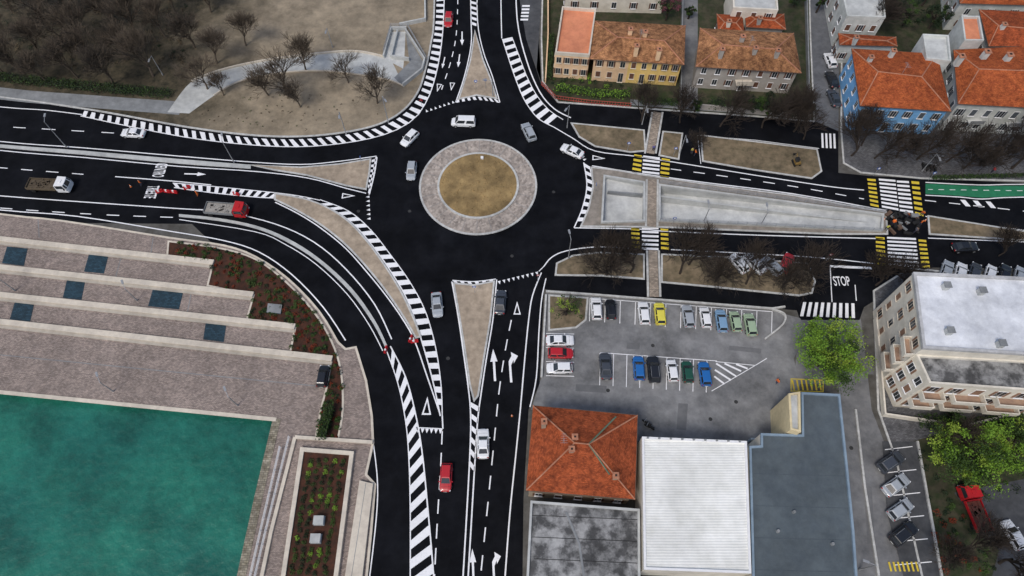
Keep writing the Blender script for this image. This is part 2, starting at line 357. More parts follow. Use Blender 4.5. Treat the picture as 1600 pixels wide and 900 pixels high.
b.obj('planter')
b=MB(); b.prism(GL([(563,752),(584,757),(567,905),(560,960),(532,960),(542,890)]),.1,.6,cream,cream)
b.ribbon(GL([(573,756),(550,905)]),.08,.603,conc2); b.obj('stone_bench')
for (u,v) in((501,815),(496,843)):
    b=MB(); c=G(u,v); b.box((c.x,c.y,.9),(1.3,1.1,.8),whitem); b.box((c.x,c.y,1.33),(1.4,1.2,.06),conc); b.box((c.x,c.y,.6),(1.5,1.3,.2),conc2); b.obj('skylight_box')
def railing(name,px,h=1.05,m=whitem,z0=.12,step=1.6,rails=(1.0,.7,.4),r=.035):
    w=GL(px); b=MB()
    for a,c in zip(w[:-1],w[1:]):
        n=max(1,int((c-a).length/step))
        for k in range(n+1):
            p=a.lerp(c,k/n); b.cyl((p.x,p.y,z0),(p.x,p.y,z0+h),r,r,m,6)
        for rr in rails: b.cyl((a.x,a.y,z0+h*rr),(c.x,c.y,z0+h*rr),r,r,m,6)
    return b.obj(name)
railing('quay_railing',[(454,684),(418,830),(392,940)])
railing('quay_railing',[(440,700),(410,830),(385,940)])
railing('metal_railing',[(1030,289),(1150,305),(1380,335)],z0=.4,m=metalm)
railing('metal_railing',[(1030,348),(1376,364)],z0=.4,m=metalm)
railing('metal_railing',[(600,86),(612,45),(638,46),(667,96)],z0=.4,m=metalm)
# ---------------------------------------------------------------- road markings
ZM=.013
mk=MB()
def line(px,w=.2,smooth=True,m=white,z=ZM,b=None): (b or mk).ribbon(GL(sm(px,4) if smooth and len(px)>2 else px),w,z,m)
def resamp(w,n):
    ds=[0]
    for a,c in zip(w[:-1],w[1:]): ds.append(ds[-1]+(c-a).length)
    out=[];j=0
    for i in range(n+1):
        d=ds[-1]*i/n
        while j<len(ds)-2 and ds[j+1]<d: j+=1
        t=(d-ds[j])/max(1e-6,ds[j+1]-ds[j]); out.append(w[j].lerp(w[j+1],t))
    return out,ds[-1]
def dashes(px,on=2,off=2,w=.18,m=white):
    w0=GL(sm(px,6) if len(px)>2 else px); pts,Ln=resamp(w0,200)
    d=0
    while d<Ln:
        i=int(d/Ln*200); j=min(200,int((d+on)/Ln*200))
        if j>i: mk.ribbon([pts[k] for k in sorted(set([i,(i+j)//2,j]))],w,ZM,m)
        d+=on+off
def hatch(A,B,period=1.5,wd=.75,slant=0.0,m=white,la=True,lb=True,z=ZM,taper=True):
    n=400; a,La=resamp(GL(sm(A,6) if len(A)>2 else A),n); c,Lb=resamp(GL(sm(B,6) if len(B)>2 else B),n)
    Lm=(La+Lb)/2; d=0
    while d<Lm:
        i=int(d/Lm*n); i2=min(n,int((d+wd)/Lm*n)); j=int((d+slant)/Lm*n); j2=int((d+wd+slant)/Lm*n)
        if 0<=j<=n and 0<=j2<=n:
            mk.face([(a[i].x,a[i].y,z),(a[i2].x,a[i2].y,z),(c[j2].x,c[j2].y,z),(c[j].x,c[j].y,z)][::-1],m)
        d+=period
    if la: mk.ribbon([a[i] for i in range(0,n+1,10)],.16,z+.003,m)
    if lb: mk.ribbon([c[i] for i in range(0,n+1,10)],.2,z+.003,m)
def zebra(q,n,vert=False,m=white,duty=.52):
    TL,TR,BR,BL=[G(*p) for p in q]
    for k in range(n):
        a=(k)/(n-1+duty) if n>1 else 0; c=a+duty/(n-1+duty) if n>1 else 1
        if vert: pts=[BL.lerp(BR,a),BL.lerp(BR,c),TL.lerp(TR,c),TL.lerp(TR,a)]
        else: pts=[BL.lerp(TL,a),BR.lerp(TR,a),BR.lerp(TR,c),BL.lerp(TL,c)]
        mk.face([(p.x,p.y,ZM) for p in pts],m)
def stamp(shape,u,v,ang,s=1.0,m=white):
    c=G(u,v); a=R(ang)-math.pi/2
    mk.poly([(c.x+s*(x*math.cos(a)-y*math.sin(a)),c.y+s*(x*math.sin(a)+y*math.cos(a))) for x,y in shape],ZM,m)
AR=[(-.13,-2),(.13,-2),(.13,.4),(.42,.4),(0,2),(-.42,.4),(-.13,.4)]
ARR=[(-.13,-2),(.13,-2),(.13,.1),(.45,.75),(.45,.3),(1.0,1.2),(.2,1.75),(.25,1.25),(-.13,.6)]
def tri_outline(u,v,ang,s=1.0):
    c=G(u,v);a=R(ang)-math.pi/2
    f=lambda x,y:(c.x+s*(x*math.cos(a)-y*math.sin(a)),c.y+s*(x*math.sin(a)+y*math.cos(a)))
    o=[f(-.6,1.1),f(.6,1.1),f(0,-1.3)]; i=[f(-.36,.9),f(.36,.9),f(0,-.65)]
    mk.poly(o,ZM,white,[i])
def teeth(px,n,side=1,w=.5,h=.65):
    pts,Ln=resamp(GL(px),n)
    for a,c in zip(pts[:-1],pts[1:]):
        t=(c-a).normalized(); nn=Vector((-t.y,t.x,0))*side; md=(a+c)/2
        p=[md-t*w/2,md+t*w/2,md+nn*h]
        mk.poly([(q.x,q.y) for q in p],ZM,white)
# NW
line([(-200,146),(0,167),(70,172),(128,179)])
hatch([(132,173),(200,186),(300,204),(400,216),(480,217),(550,209),(600,196),(635,175),(657,145),(668,110),(676,70),(681,30),(683,-40)],
      [(126,181),(200,197),(300,216),(400,227),(480,229),(555,221),(610,207),(648,185),(669,153),(681,117),(689,75),(693,30),(695,-40)],1.75,.85,slant=.35,la=False)
dashes([(-200,178),(0,197),(60,201),(180,208)],2.5,3.2)
line([(-200,196),(0,221),(130,231),(280,244),(390,253),(470,257),(530,252),(588,244)])
line([(-200,210),(0,235),(130,246),(280,260),(400,268),(480,278),(540,294),(572,302)])
line([(588,244),(583,270),(576,302)],.25)
hatch([(581,250),(578,272),(573,300)],[(589,246),(585,272),(577,304)],1.2,.6,slant=.2,la=False)
teeth([(577,304),(579,345)],6,-1)
line([(180,276),(270,283),(330,289)],.2)
dashes([(-200,245),(0,262),(150,274)],2.2,2.6)
hatch([(270,286),(330,291),(400,298),(460,305),(500,313)],[(272,293),(330,301),(400,308),(440,310),(480,315)],1.5,.75,slant=.5)
hatch([(500,312),(545,330),(580,360),(610,398),(640,440),(664,485),(680,540),(689,600),(691,650)],
      [(486,313),(524,330),(556,354),(585,388),(612,426),(636,468),(655,520),(675,590),(688,650)],2.0,1.0,slant=-.2)
line([(430,316),(466,334),(502,357),(540,388),(574,426),(604,463),(630,500),(648,533),(668,590),(687,645)])
line([(-200,288),(0,306),(150,317),(280,326),(350,331),(430,350),(490,378),(540,420),(585,475),(612,530)])
dashes([(-200,308),(0,325),(150,335),(280,340)],2.2,2.6)
line([(-200,305),(0,328),(120,338),(270,362),(350,376),(405,394),(456,429),(505,480),(540,532)])
line([(280,343),(398,362),(446,382),(494,413),(542,459),(577,508),(598,548)],.15)
tri_outline(544,306,180)
stamp(AR,305,272,-2,1.0)
# south-west hatched wedge
hatch([(603,545),(622,600),(634,660),(639,720),(641,800),(641,900),(640,960)],[(610,541),(634,590),(650,650),(660,710),(668,790),(676,880),(682,960)],2.5,1.25,slant=-1.9)
teeth([(650,669),(692,671)],6,-1,.55,.7)
line([(650,668),(692,670)],.14)
tri_outline(667,635,270,1.2)
line([(691,650),(692,670)],.2)
dashes([(691,674),(688,740),(683,820),(676,960)],2,1.3)
line([(583,690),(590,757),(586,830),(570,960)],.16)
# south arm
line([(706,440),(716,495),(724,550),(731,600),(735,640),(735,690),(730,790),(720,960)])
line([(776,437),(770,500),(760,560),(751,620),(747,650),(744,690),(738,790),(728,960)])
hatch([(735,628),(736,650),(736,690),(734,740)],[(750,628),(747,650),(744,690),(741,740)],1.8,.8,slant=.8,la=False,lb=False)
hatch([(707,438),(740,440),(775,436)],[(709,443),(740,446),(773,440)],1.2,.6,slant=.3)
dashes([(799,500),(790,545),(780,610),(772,690),(764,770),(755,860),(745,960)],2,1.6)
line([(846,426),(832,462),(826,500),(820,560),(813,640),(805,720),(796,810),(785,960)])
line([(853,435),(846,470),(842,520),(838,590),(828,636)],.18)
teeth([(776,440),(842,424)],9,-1)
line([(842,424),(850,416)],.15)
tri_outline(808,482,270)
stamp(AR,772,570,94,1.35); stamp(ARR,797,572,94,1.35)
stamp(AR,739,884,94,1.1); stamp(ARR,771,886,94,1.1)
# north arm
line([(734,-60),(736,30),(736,70),(726,118),(712,160)])
line([(746,-60),(746,30),(755,80),(769,118),(781,160)])
hatch([(735,-60),(736,0),(738,48)],[(746,-60),(746,0),(744,48)],1.6,.8,slant=.5,la=False,lb=False)
hatch([(713,156),(745,151),(779,156)],[(711,161),(745,156),(782,161)],1.1,.55,slant=.3,la=False,lb=False)
dashes([(716,-60),(714,40),(706,90),(690,140)],1.5,1.6)
stamp(AR,722,60,-88,1.0); stamp(AR,717,95,-93,.9); stamp(AR,693,98,-97,.8)
tri_outline(706,135,85,.9); tri_outline(685,137,80,.9)
teeth([(664,176),(712,160)],7,1)
line([(782,-60),(783,20),(784,60)])
hatch([(800,58),(812,90),(823,119),(838,148),(858,172),(880,187)],[(785,61),(796,95),(807,127),(821,159),(841,185),(866,199)],2.1,1.05,slant=.1)
line([(806,-60),(808,30),(823,95),(843,143),(866,170),(892,184)],.25)
zebra([(816,8),(828,8),(825,32),(813,32)],5)
# east arm
line([(866,199),(895,216),(930,236),(1000,245),(1100,261),(1200,277),(1300,292),(1350,297)])
line([(925,259),(1000,271),(1100,285),(1240,303),(1384,329)])
line([(1446,338),(1520,350),(1600,360),(1800,392)],.18)
dashes([(1048,264),(1150,278),(1250,293),(1350,311)],2,2.2)
dashes([(1445,313),(1600,330),(1700,342)],2,2.2)
hatch([(921,260),(926,290),(919,325),(906,356)],[(912,254),(917,290),(910,325),(897,356)],1.7,.85,slant=.1)
teeth([(905,240),(913,252)],3,1)
tri_outline(935,247,175)
line([(897,356),(1000,358),(1050,362),(1200,368),(1380,373)])
line([(850,416),(862,402),(885,392),(930,386),(985,388)])
line([(1048,390),(1130,394),(1270,402),(1368,412)],.18)
line([(1450,372),(1600,378),(1750,384)],.18)
line([(1095,256),(1090,212),(1180,219),(1280,232)],.12,False)
# crossings
zebra([(1005,243),(1031,246),(1030,279),(1003,276)],6); zebra([(991,241),(1003,243),(1001,275),(987,272)],5,m=yellow); zebra([(1034,247),(1047,249),(1045,280),(1031,278)],5,m=yellow)
zebra([(1003,354),(1029,355),(1029,391),(1003,390)],6); zebra([(986,356),(999,357),(1000,388),(987,387)],5,m=yellow); zebra([(1032,357),(1044,358),(1045,390),(1033,389)],5,m=yellow)
zebra([(1373,279),(1399,281),(1404,329),(1378,324)],8); zebra([(1401,282),(1420,283),(1427,333),(1406,330)],8); zebra([(1355,279),(1368,280),(1373,324),(1360,321)],7,m=yellow); zebra([(1424,283),(1436,284),(1443,338),(1430,335)],7,m=yellow)
zebra([(1386,370),(1431,372),(1436,418),(1388,414)],8); zebra([(1368,370),(1382,371),(1384,416),(1370,413)],7,m=yellow); zebra([(1435,374),(1447,375),(1453,418),(1440,418)],7,m=yellow)
zebra([(1283,208),(1305,209),(1306,232),(1284,231)],4,True)
zebra([(1255,472),(1335,474),(1336,497),(1250,494)],9,True)
line([(1297,416),(1362,419)],.45,False); line([(1297,416),(1300,472)],.15,False); line([(1336,445),(1338,470)],.15,False)
line([(1446,285),(1530,289),(1600,288),(1850,288)],.2); line([(1446,305),(1500,308),(1535,311),(1600,308),(1850,308)],.2); dashes([(1450,296),(1600,298),(1700,298)],1,1,.12)
hatch([(1500,312),(1560,316)],[(1506,322),(1566,326)],2.2,.9,slant=.3,la=False,lb=False)
# car park lines
def lot(px): mk.ribbon(GL(px),.11,.016,white)
for k in range(13):
    u=922+k*23.7; v0=465+k*1.75; lot([(u,v0+(.5)),(u+(-1),v0+37)])
lot([(922,466),(1206,487)]); 
for k in range(9):
    u=938+k*20.8+ (0); v0=552+k*1.4; lot([(u,v0),(u-1,v0+50)])
lot([(938,551),(1120,564)])
for k in range(4): lot([(853,521+k*22),(897,522+k*22)])
lot([(1118,565),(1180,571),(1198,560)]); lot([(1180,571),(1112,611)])
def lotm2(a,b_): mk.ribbon(GL([a,b_]),.3,.017,white)
for a,b_ in(((1119,568),(1150,588)),((1132,568),(1158,580)),((1117,578),(1142,594)),((1116,588),(1132,600)),((1150,569),(1168,576))): lotm2(a,b_)
for k in range(6): mk.ribbon(GL([(1380+k*3+2,703+k*36),(1425+k*6,698+k*36)]),.12,.14,white)
for k in range(7): mk.ribbon(GL([(1388+k*7,878),(1392+k*7,893)]),.25,.142,yellow)
for k in range(7): mk.ribbon(GL([(1238+k*7,594),(1241+k*7,610)]),.25,.017,yellow)
mk.ribbon(GL([(1236,592),(1286,594),(1286,612),(1236,611)]),.15,.02,yellow,True)
mk.obj('road_markings')
def rtext(t,u,v,sx,sy,rot):
    c=bpy.data.curves.new('lettering','FONT'); c.body=t; c.align_x='CENTER'; c.align_y='CENTER'; c.size=1; c.offset=.012
    o=bpy.data.objects.new('road_lettering',c); g=G(u,v); o.location=(g.x,g.y,ZM+.004); o.scale=(sx,sy,1); o.rotation_euler=(0,0,R(rot)); bpy.context.collection.objects.link(o); c.materials.append(white)
rtext('STOP',1315,440,1.15,2.5,0)
rtext('CENTRO',249,266,.78,3.0,-92); rtext('TRIESTE',236,300,.78,3.0,-92)
b=MB()
for u,v in((950,610),(1150,628),(1020,540),(560,330),(1330,700),(612,420),(800,400),(1110,655),(640,330),(865,300),(700,560)):
    c=G(u,v); b.cyl((c.x,c.y,.0),(c.x,c.y,.022),.3,.3,M('cast_iron',(.05,.05,.05),(.03,.03,.03),2),14)
b.obj('manhole_covers')
# ---------------------------------------------------------------- vehicles
def paint(c,name): return M('car_paint_'+name,c,tuple(x*.93 for x in c),2,rough=.3,spec=.5,stain=0,coat=.5)
PC={'white':(.80,.81,.82),'black':(.012,.013,.016),'red':(.46,.012,.018),'blue':(.015,.13,.40),'silver':(.36,.39,.42),'grey':(.05,.057,.07),'dgreen':(.012,.075,.045),'lgreen':(.34,.45,.30),'lblue':(.20,.34,.50),'yellow':(.72,.64,.08),'navy':(.02,.03,.07)}
headl=M('headlight_lens',(.7,.72,.75),(.6,.6,.6),2,rough=.15,stain=0); taill=M('taillight_lens',(.4,.01,.01),(.3,.01,.01),2,rough=.2,stain=0)
plate=M('number_plate',(.7,.7,.68),(.6,.6,.6),2,stain=0)
cache={}
def car_mesh(kind,col):
    key=(kind,col)
    if key in cache: return cache[key]
    pm=paint(PC[col],col)
    L_,W,Hh={'hatch':(4.0,1.74,1.48),'sedan':(4.45,1.78,1.42),'suv':(4.4,1.84,1.64),'van':(4.6,1.85,1.85),'mini':(3.6,1.62,1.48)}[kind]
    hw=W/2; belt=.92 if kind!='suv' else 1.0
    if kind=='van': belt=1.05
    b=MB()
    st=[(-.5,.74,.62,.38),(-.488,.86,.82,.3),(-.45,.95,belt*.98,.25),(-.33,1,belt,.22),(0,1,belt,.22),(.2,1,belt*.99,.22),(.3,.99,belt*.93,.22),(.41,.94,belt*.85,.25),(.47,.84,belt*.74,.28),(.5,.66,.52,.36)]
    if kind in('hatch','mini','suv','van'): st[0]=(-.5,.84,.8,.38); st[1]=(-.492,.92,belt*.95,.3)
    rings=[]
    for fx,fw,zt,zb in st:
        w=hw*fw; x=L_*fx
        prof=[(-w*.88,zb),(-w,zb+.14),(-w*1.0,zb+(zt-zb)*.6),(-w*.95,zt-.05),(-w*.84,zt),(-w*.4,zt+.025),(w*.4,zt+.025),(w*.84,zt),(w*.95,zt-.05),(w*1.0,zb+(zt-zb)*.6),(w,zb+.14),(w*.88,zb)]
        i=len(b.v); b.v+=[(x,y,z) for y,z in prof]; rings.append(i)
    n=12
    for a,c in zip(rings[:-1],rings[1:]):
        for k in range(n):
            j=(k+1)%n; b.f.append((a+k,c+k,c+j,a+j)[::-1]); b.m.append(b.mi(pm))
    b.f.append(tuple(rings[0]+k for k in range(n))); b.m.append(b.mi(pm)); b.f.append(tuple(rings[-1]+k for k in reversed(range(n)))); b.m.append(b.mi(pm))
    xr0,xr1,xf1,xf0={'hatch':(-.475,-.40,.06,.24),'mini':(-.475,-.41,.08,.27),'sedan':(-.37,-.21,.07,.23),'suv':(-.47,-.41,.06,.23),'van':(-.485,-.465,.19,.33)}[kind]
    xr0*=L_;xr1*=L_;xf1*=L_;xf0*=L_
    wb=hw*.88; wt=hw*.70; zb=belt-.01; zt=Hh
    def P(x,y,z): return (x,y,z)
    B=[P(xr0,-wb,zb),P(xf0,-wb*.93,zb-.03),P(xf0,wb*.93,zb-.03),P(xr0,wb,zb)]
    T=[P(xr1,-wt,zt-.05),P(xf1,-wt,zt-.05),P(xf1,wt,zt-.05),P(xr1,wt,zt-.05)]
    def win(q,ins,gm,split=None):
        q=[Vector(x) for x in q]
        nrm=(q[1]-q[0]).cross(q[3]-q[0]).normalized()
        b.face(q,pm)
        segs=[(0,1)] if not split else [(0,split-.02),(split+.02,1)]
        for s0,s1 in segs:
            a0=q[0].lerp(q[1],s0);a1=q[0].lerp(q[1],s1);t0=q[3].lerp(q[2],s0);t1=q[3].lerp(q[2],s1)
            cc=(a0+a1+t0+t1)/4
            b.face([cc+(p-cc)*ins+nrm*.012 for p in(a0,a1,t1,t0)],gm)
    win([B[0],B[1],T[1],T[0]],.86,glass,.5)
    win([B[2],B[3],T[3],T[2]],.86,glass,.5)
    win([B[1],B[2],T[2],T[1]],.9,glass); win([B[3],B[0],T[0],T[3]],.84,glass)
    r2=[P(xr1+.12,-wt+.1,zt),P(xf1-.1,-wt+.1,zt),P(xf1-.1,wt-.1,zt),P(xr1+.12,wt-.1,zt)]
    b.face(r2,pm)
    for k in range(4): b.face([T[k],T[(k+1)%4],r2[(k+1)%4],r2[k]],pm)
    if kind=='suv':
        for s in(-1,1): b.cyl((xr1+.2,s*(wt-.05),zt+.05),(xf1-.2,s*(wt-.05),zt+.05),.025,.025,metalm,5)
    for x in(-.30*L_,.31*L_):
        for s in(-1,1):
            b.cyl((x,s*(hw-.2),.32),(x,s*(hw+.015),.32),.32,.32,blackm,16); b.cyl((x,s*(hw+.01),.32),(x,s*(hw+.025),.32),.19,.19,metalm,10)
    for s in(-1,1):
        b.box((.455*L_,s*hw*.68,.62),(.22,.34,.13),headl,-s*.35); b.box((-.482*L_,s*hw*.76,.80),(.10,.22,.2),taill)
        b.box((xf0-.28,s*(hw+.07),belt+.04),(.14,.2,.13),pm)
    b.box((.497*L_,0,.38),(.05,.9,.12),blackm); b.box((-.503*L_,0,.5),(.02,.5,.11),plate); b.box((.505*L_,0,.45),(.02,.5,.11),plate)
    b.box((.33*L_,0,belt*.9+.035),(.02,hw*1.5,.01),blackm)
    cache[key]=b.mesh('car_'+kind+'_'+col); return cache[key]
def car(kind,col,u,v,ang,name='parked_car',z=.012):
    c=G(u,v,.6); place(name,car_mesh(kind,col),(c.x,c.y,z),R(ang))
for a in[('sedan','white',208,208,176),('hatch','white',640,216,235),('van','white',724,191,178),('suv','silver',826,206,110),('hatch','silver',643,267,-91),('sedan','white',894,236,150),
    ('sedan','silver',683,476,-83),('sedan','grey',782,472,86),('sedan','white',755,693,91),('hatch','red',697,746,-91),('hatch','red',701,31,-92)]: car(*a,name='car')
for a in[('hatch','white',932,482,90),('mini','black',954,483,90),('hatch','white',1006,489,91),('hatch','yellow',1031,490,90),('hatch','silver',1075,494,92),('mini','white',1102,496,91),('hatch','lblue',1127,501,90),('mini','lgreen',1149,502,92),('hatch','lgreen',1172,507,91),
    ('sedan','white',875,532,1),('hatch','red',876,552,-1),('hatch','white',874,575,181),
    ('sedan','grey',946,572,91),('hatch','blue',998,575,89),('suv','black',1021,577,90),('mini','white',1050,579,92),('mini','dgreen',1074,581,90),('hatch','blue',1101,584,91),
    ('hatch','white',1297,94,95),('sedan','black',1300,124,95),('sedan','grey',1303,153,96),
    ('suv','grey',1391,722,30),('sedan','silver',1399,758,30),('hatch','silver',1406,796,30),('suv','black',1411,834,32),
    ('hatch','white',1582,836,105),('sedan','black',1508,386,3)]: car(*a,z=.14 if a[2]>1380 and a[3]>600 else .012)
for a in[('hatch','white',1154,412,120),('sedan','white',1179,412,125),('hatch','silver',1206,416,125),('hatch','red',1229,411,60)]: car(*a,z=.13)
for a in[('sedan','silver',1478,424,60),('hatch','white',1500,426,62),('hatch','grey',1522,426,60),('mini','white',1546,428,58),('sedan','black',1568,430,60),('hatch','silver',1592,432,60),('hatch','white',1540,6,20)]: car(*a,z=.13)
car('mini','black',505,588,88,z=.12)
def truck(u,v,ang,cabm,bedm,loadm,Lb=4.6,name='flatbed_truck'):
    c=G(u,v,.8); e=empty(name,(c.x,c.y,.01 if u<1400 else .14),R(ang))
    b=MB(); x1=Lb/2-.6; x0=-Lb/2-.6
    b.box((0,0,.62),(Lb+2.2,.9,.22),blackm); b.obj('chassis',e)
    b=MB(); b.box(((x0+x1)/2,0,.95),(Lb,2.25,.18),bedm)
    for s in(-1,1): b.box(((x0+x1)/2,s*1.12,1.22),(Lb,.07,.4),bedm)
    b.box((x0+.03,0,1.22),(.07,2.17,.4),bedm); b.box((x1-.03,0,1.45),(.07,2.17,.85),bedm)
    b.obj('cargo_bed',e)
    b=MB(); b.box(((x0+x1)/2,0,1.1),(Lb-.25,2.05,.12),loadm); 
    for i in range(26): b.box((random.uniform(x0+.5,x1-.5),random.uniform(-.8,.8),1.2),(random.uniform(.2,.8),random.uniform(.15,.5),.12),loadm,random.random())
    b.obj('load',e)
    b=MB(); xc=x1+.15; 
    lo=[(xc,-1.15),(xc+1.95,-1.1),(xc+2.1,-.7),(xc+2.1,.7),(xc+1.95,1.1),(xc,1.15)]; b.prism(lo,.5,1.4,cabm)
    up=[(xc+.08,-1.08),(xc+1.6,-1.0),(xc+1.7,-.6),(xc+1.7,.6),(xc+1.6,1.0),(xc+.08,1.08)]
    for k in range(6):
        a=lo[k];d=lo[(k+1)%6];a2=up[k];d2=up[(k+1)%6]
        b.face([(a[0],a[1],1.4),(d[0],d[1],1.4),(d2[0],d2[1],2.3),(a2[0],a2[1],2.3)],cabm)
        if k!=5:
            q=[Vector((a[0],a[1],1.4)),Vector((d[0],d[1],1.4)),Vector((d2[0],d2[1],2.3)),Vector((a2[0],a2[1],2.3))]; cc=sum(q,Vector())/4; nr=(q[1]-q[0]).cross(q[3]-q[0]).normalized()
            b.face([cc+(p-cc)*.82+nr*.015 for p in q],glass)
    b.poly(up,2.3,cabm); b.box((xc+.8,0,2.35),(.6,.7,.08),cabm)
    for s in(-1,1): b.box((xc+2.08,s*.8,.8),(.1,.3,.16),headl); b.box((xc+1.7,s*1.3,1.6),(.1,.22,.35),blackm)
    b.obj('cab',e)
    b=MB()
    for x in(x0+.9,xc+.9):
        for s in(-1,1): b.cyl((x,s*.75,.42),(x,s*1.08,.42),.42,.42,blackm,16)
    b.obj('wheels',e)
truck(74,290,-3,whitem,M('truck_bed_brown',(.16,.12,.08),(.1,.08,.05),1),M('soil_load',(.13,.10,.065),(.08,.06,.04),2),5.4)
truck(350,328,-5,redp,conc2,M('truck_load_grey',(.30,.28,.25),(.42,.40,.36),1.5),5.2)
truck(1523,800,97,redp,redp,M('tool_load_dark',(.10,.05,.04),(.2,.06,.04),3),4.2)
# ---------------------------------------------------------------- street furniture
def lamp(u,v,ang,h=6.5):
    c=G(u,v); b=MB(); b.cyl((0,0,0),(0,0,h),.10,.06,metalm,8); b.cyl((0,0,0),(0,0,.5),.14,.12,metalm,8)
    b.cyl((0,0,h-.05),(1.1,0,h+.15),.05,.045,metalm,6); b.box((1.4,0,h+.17),(.8,.32,.1),metalm); b.box((1.42,0,h+.11),(.5,.22,.03),headl)
    o=b.obj('street_lamp'); o.location=(c.x,c.y,.1); o.rotation_euler=(0,0,R(ang))
for a in[(105,231,100,7),(366,254,100,6),(607,192,-60,7),(541,210,-80,6),(886,200,-120,6),(1003,195,-90,5),(888,404,100,6),(1188,352,90,4),(770,150,180,4),(255,118,-90,5),(1342,890,160,5),(178,612,120,4),(372,634,120,4),(1100,345,90,3.5),(1062,240,-90,5),(520,75,-90,5),(1440,268,-90,5),(25,455,120,4),(215,470,120,4)]: lamp(*a)
def barrier(u,v,ang,L_=1.2):
    b=MB(); n=4
    for k in range(n): b.box((-L_/2+L_*(k+.5)/n,0,.4),(L_/n,.22,.42),whitem if k==1 else redp)
    b.box((0,0,.1),(L_,.42,.18),redp)
    o=b.obj('traffic_barrier'); c=G(u,v); o.location=(c.x,c.y,.012); o.rotation_euler=(0,0,R(ang))
for a in[(250,300,20),(262,300,-10),(273,301,-10),(293,294,25),(370,304,-15),(642,530,70),(648,534,10),(603,547,80)]: barrier(*a)
def cone(u,v):
    o=MB(); o.cyl((0,0,.03),(0,0,.7),.17,.03,M('cone_orange',(.8,.2,.03),(.7,.15,.02),3,stain=0),10); o.box((0,0,.02),(.42,.42,.04),blackm); o.cyl((0,0,.35),(0,0,.5),.105,.075,whitem,10)
    ob=o.obj('traffic_cone'); c=G(u,v); ob.location=(c.x,c.y,.012)
for a in[(205,292),(1380,344),(1445,345),(800,650)]: cone(*a)
def sign(u,v,ang,col,shape='disc'):
    b=MB(); b.cyl((0,0,0),(0,0,2.4),.035,.035,metalm,6)
    if shape=='disc': b.cyl((0,-.05,2.2),(0,-.08,2.2),.32,.32,col,20); b.cyl((0,-.081,2.2),(0,-.09,2.2),.2,.2,whitem,20)
    else: b.cyl((0,-.05,2.2),(0,-.08,2.2),.4,.4,col,3); b.cyl((0,-.081,2.2),(0,-.09,2.2),.24,.24,whitem,3)
    o=b.obj('traffic_sign'); c=G(u,v); o.location=(c.x,c.y,.1); o.rotation_euler=(0,0,R(ang))
bluem=M('sign_blue',(.02,.12,.5),(.02,.1,.4),2,stain=0)
for a in[(744,140,0,bluem),(759,138,0,bluem),(742,458,0,bluem),(566,258,90,bluem),(930,300,-90,bluem),(840,440,0,redp,'tri'),(660,170,180,redp,'tri'),(1290,408,0,redp),(980,236,0,bluem),(1052,244,0,bluem),(1450,282,0,bluem),(1364,275,0,bluem),(1050,352,0,bluem)]: sign(*a)
# mini excavator
yel=M('machine_ochre',(.24,.15,.04),(.16,.10,.03),2,stain=0)
c=G(1243,256); e=empty('mini_excavator',(c.x,c.y,.13),R(100)); e.scale=(.75,.75,.75)
b=MB()
for s in(-1,1): b.box((0,s*.65,.25),(2.0,.35,.45),blackm)
b.box((0,0,.5),(.9,1.0,.15),blackm); b.obj('tracks',e)
b=MB(); b.box((-.2,0,.85),(1.5,1.3,.55),yel); b.box((-.1,.2,1.55),(.9,.8,.9),glass); b.box((-.1,.2,2.04),(1.0,.9,.08),blackm); b.obj('cab',e)
b=MB(); b.cyl((.5,-.2,.9),(1.5,-.2,2.0),.1,.08,yel,6); b.cyl((1.5,-.2,2.0),(2.2,-.2,1.0),.08,.07,blackm,6); b.box((2.25,-.2,.75),(.3,.5,.4),blackm); b.obj('arm',e)
# scooter
b=MB()
for x in(-.6,.6): b.cyl((x,-.05,.25),(x,.05,.25),.25,.25,blackm,12)
b.box((-.3,0,.6),(.85,.3,.3),blackm); b.box((.15,0,.32),(.5,.3,.08),blackm); b.box((.45,0,.65),(.1,.35,.6),blackm); b.cyl((.42,-.3,1.0),(.42,.3,1.0),.03,.03,metalm,6); b.cyl((.45,0,.4),(.4,0,1.0),.04,.04,metalm,6)
me=b.mesh('scooter')
for u,v,a in((1010,662,140),(1014,668,150),(1440,262,80),(1446,264,80),(1452,265,85),(1458,266,80)): 
    c=G(u,v); place('motor_scooter',me,(c.x,c.y,.02 if u<1100 else .13),R(a))
# people
def person_mat(top,leg):
    m=bpy.data.materials.new('person_clothes'); m.use_nodes=True; N=m.node_tree.nodes;L=m.node_tree.links
    tc=N.new('ShaderNodeTexCoord');sp=N.new('ShaderNodeSeparateXYZ');L.new(tc.outputs['Object'],sp.inputs[0])
    mr=N.new('ShaderNodeMapRange');mr.inputs['From Max'].default_value=1.8;L.new(sp.outputs['Z'],mr.inputs['Value'])
    cr=N.new('ShaderNodeValToRGB');cr.color_ramp.interpolation='CONSTANT'; e=cr.color_ramp.elements
    e[0].position=0;e[0].color=(.02,.02,.02,1);e[1].position=.06;e[1].color=(*leg,1)
    for p,c in((.53,top),(.83,(.45,.27,.19)),(.93,(.04,.025,.015))): x=e.new(p);x.color=(*c,1)
    L.new(mr.outputs[0],cr.inputs[0]);L.new(cr.outputs[0],N['Principled BSDF'].inputs['Base Color']);N['Principled BSDF'].inputs['Roughness'].default_value=.9
    return m
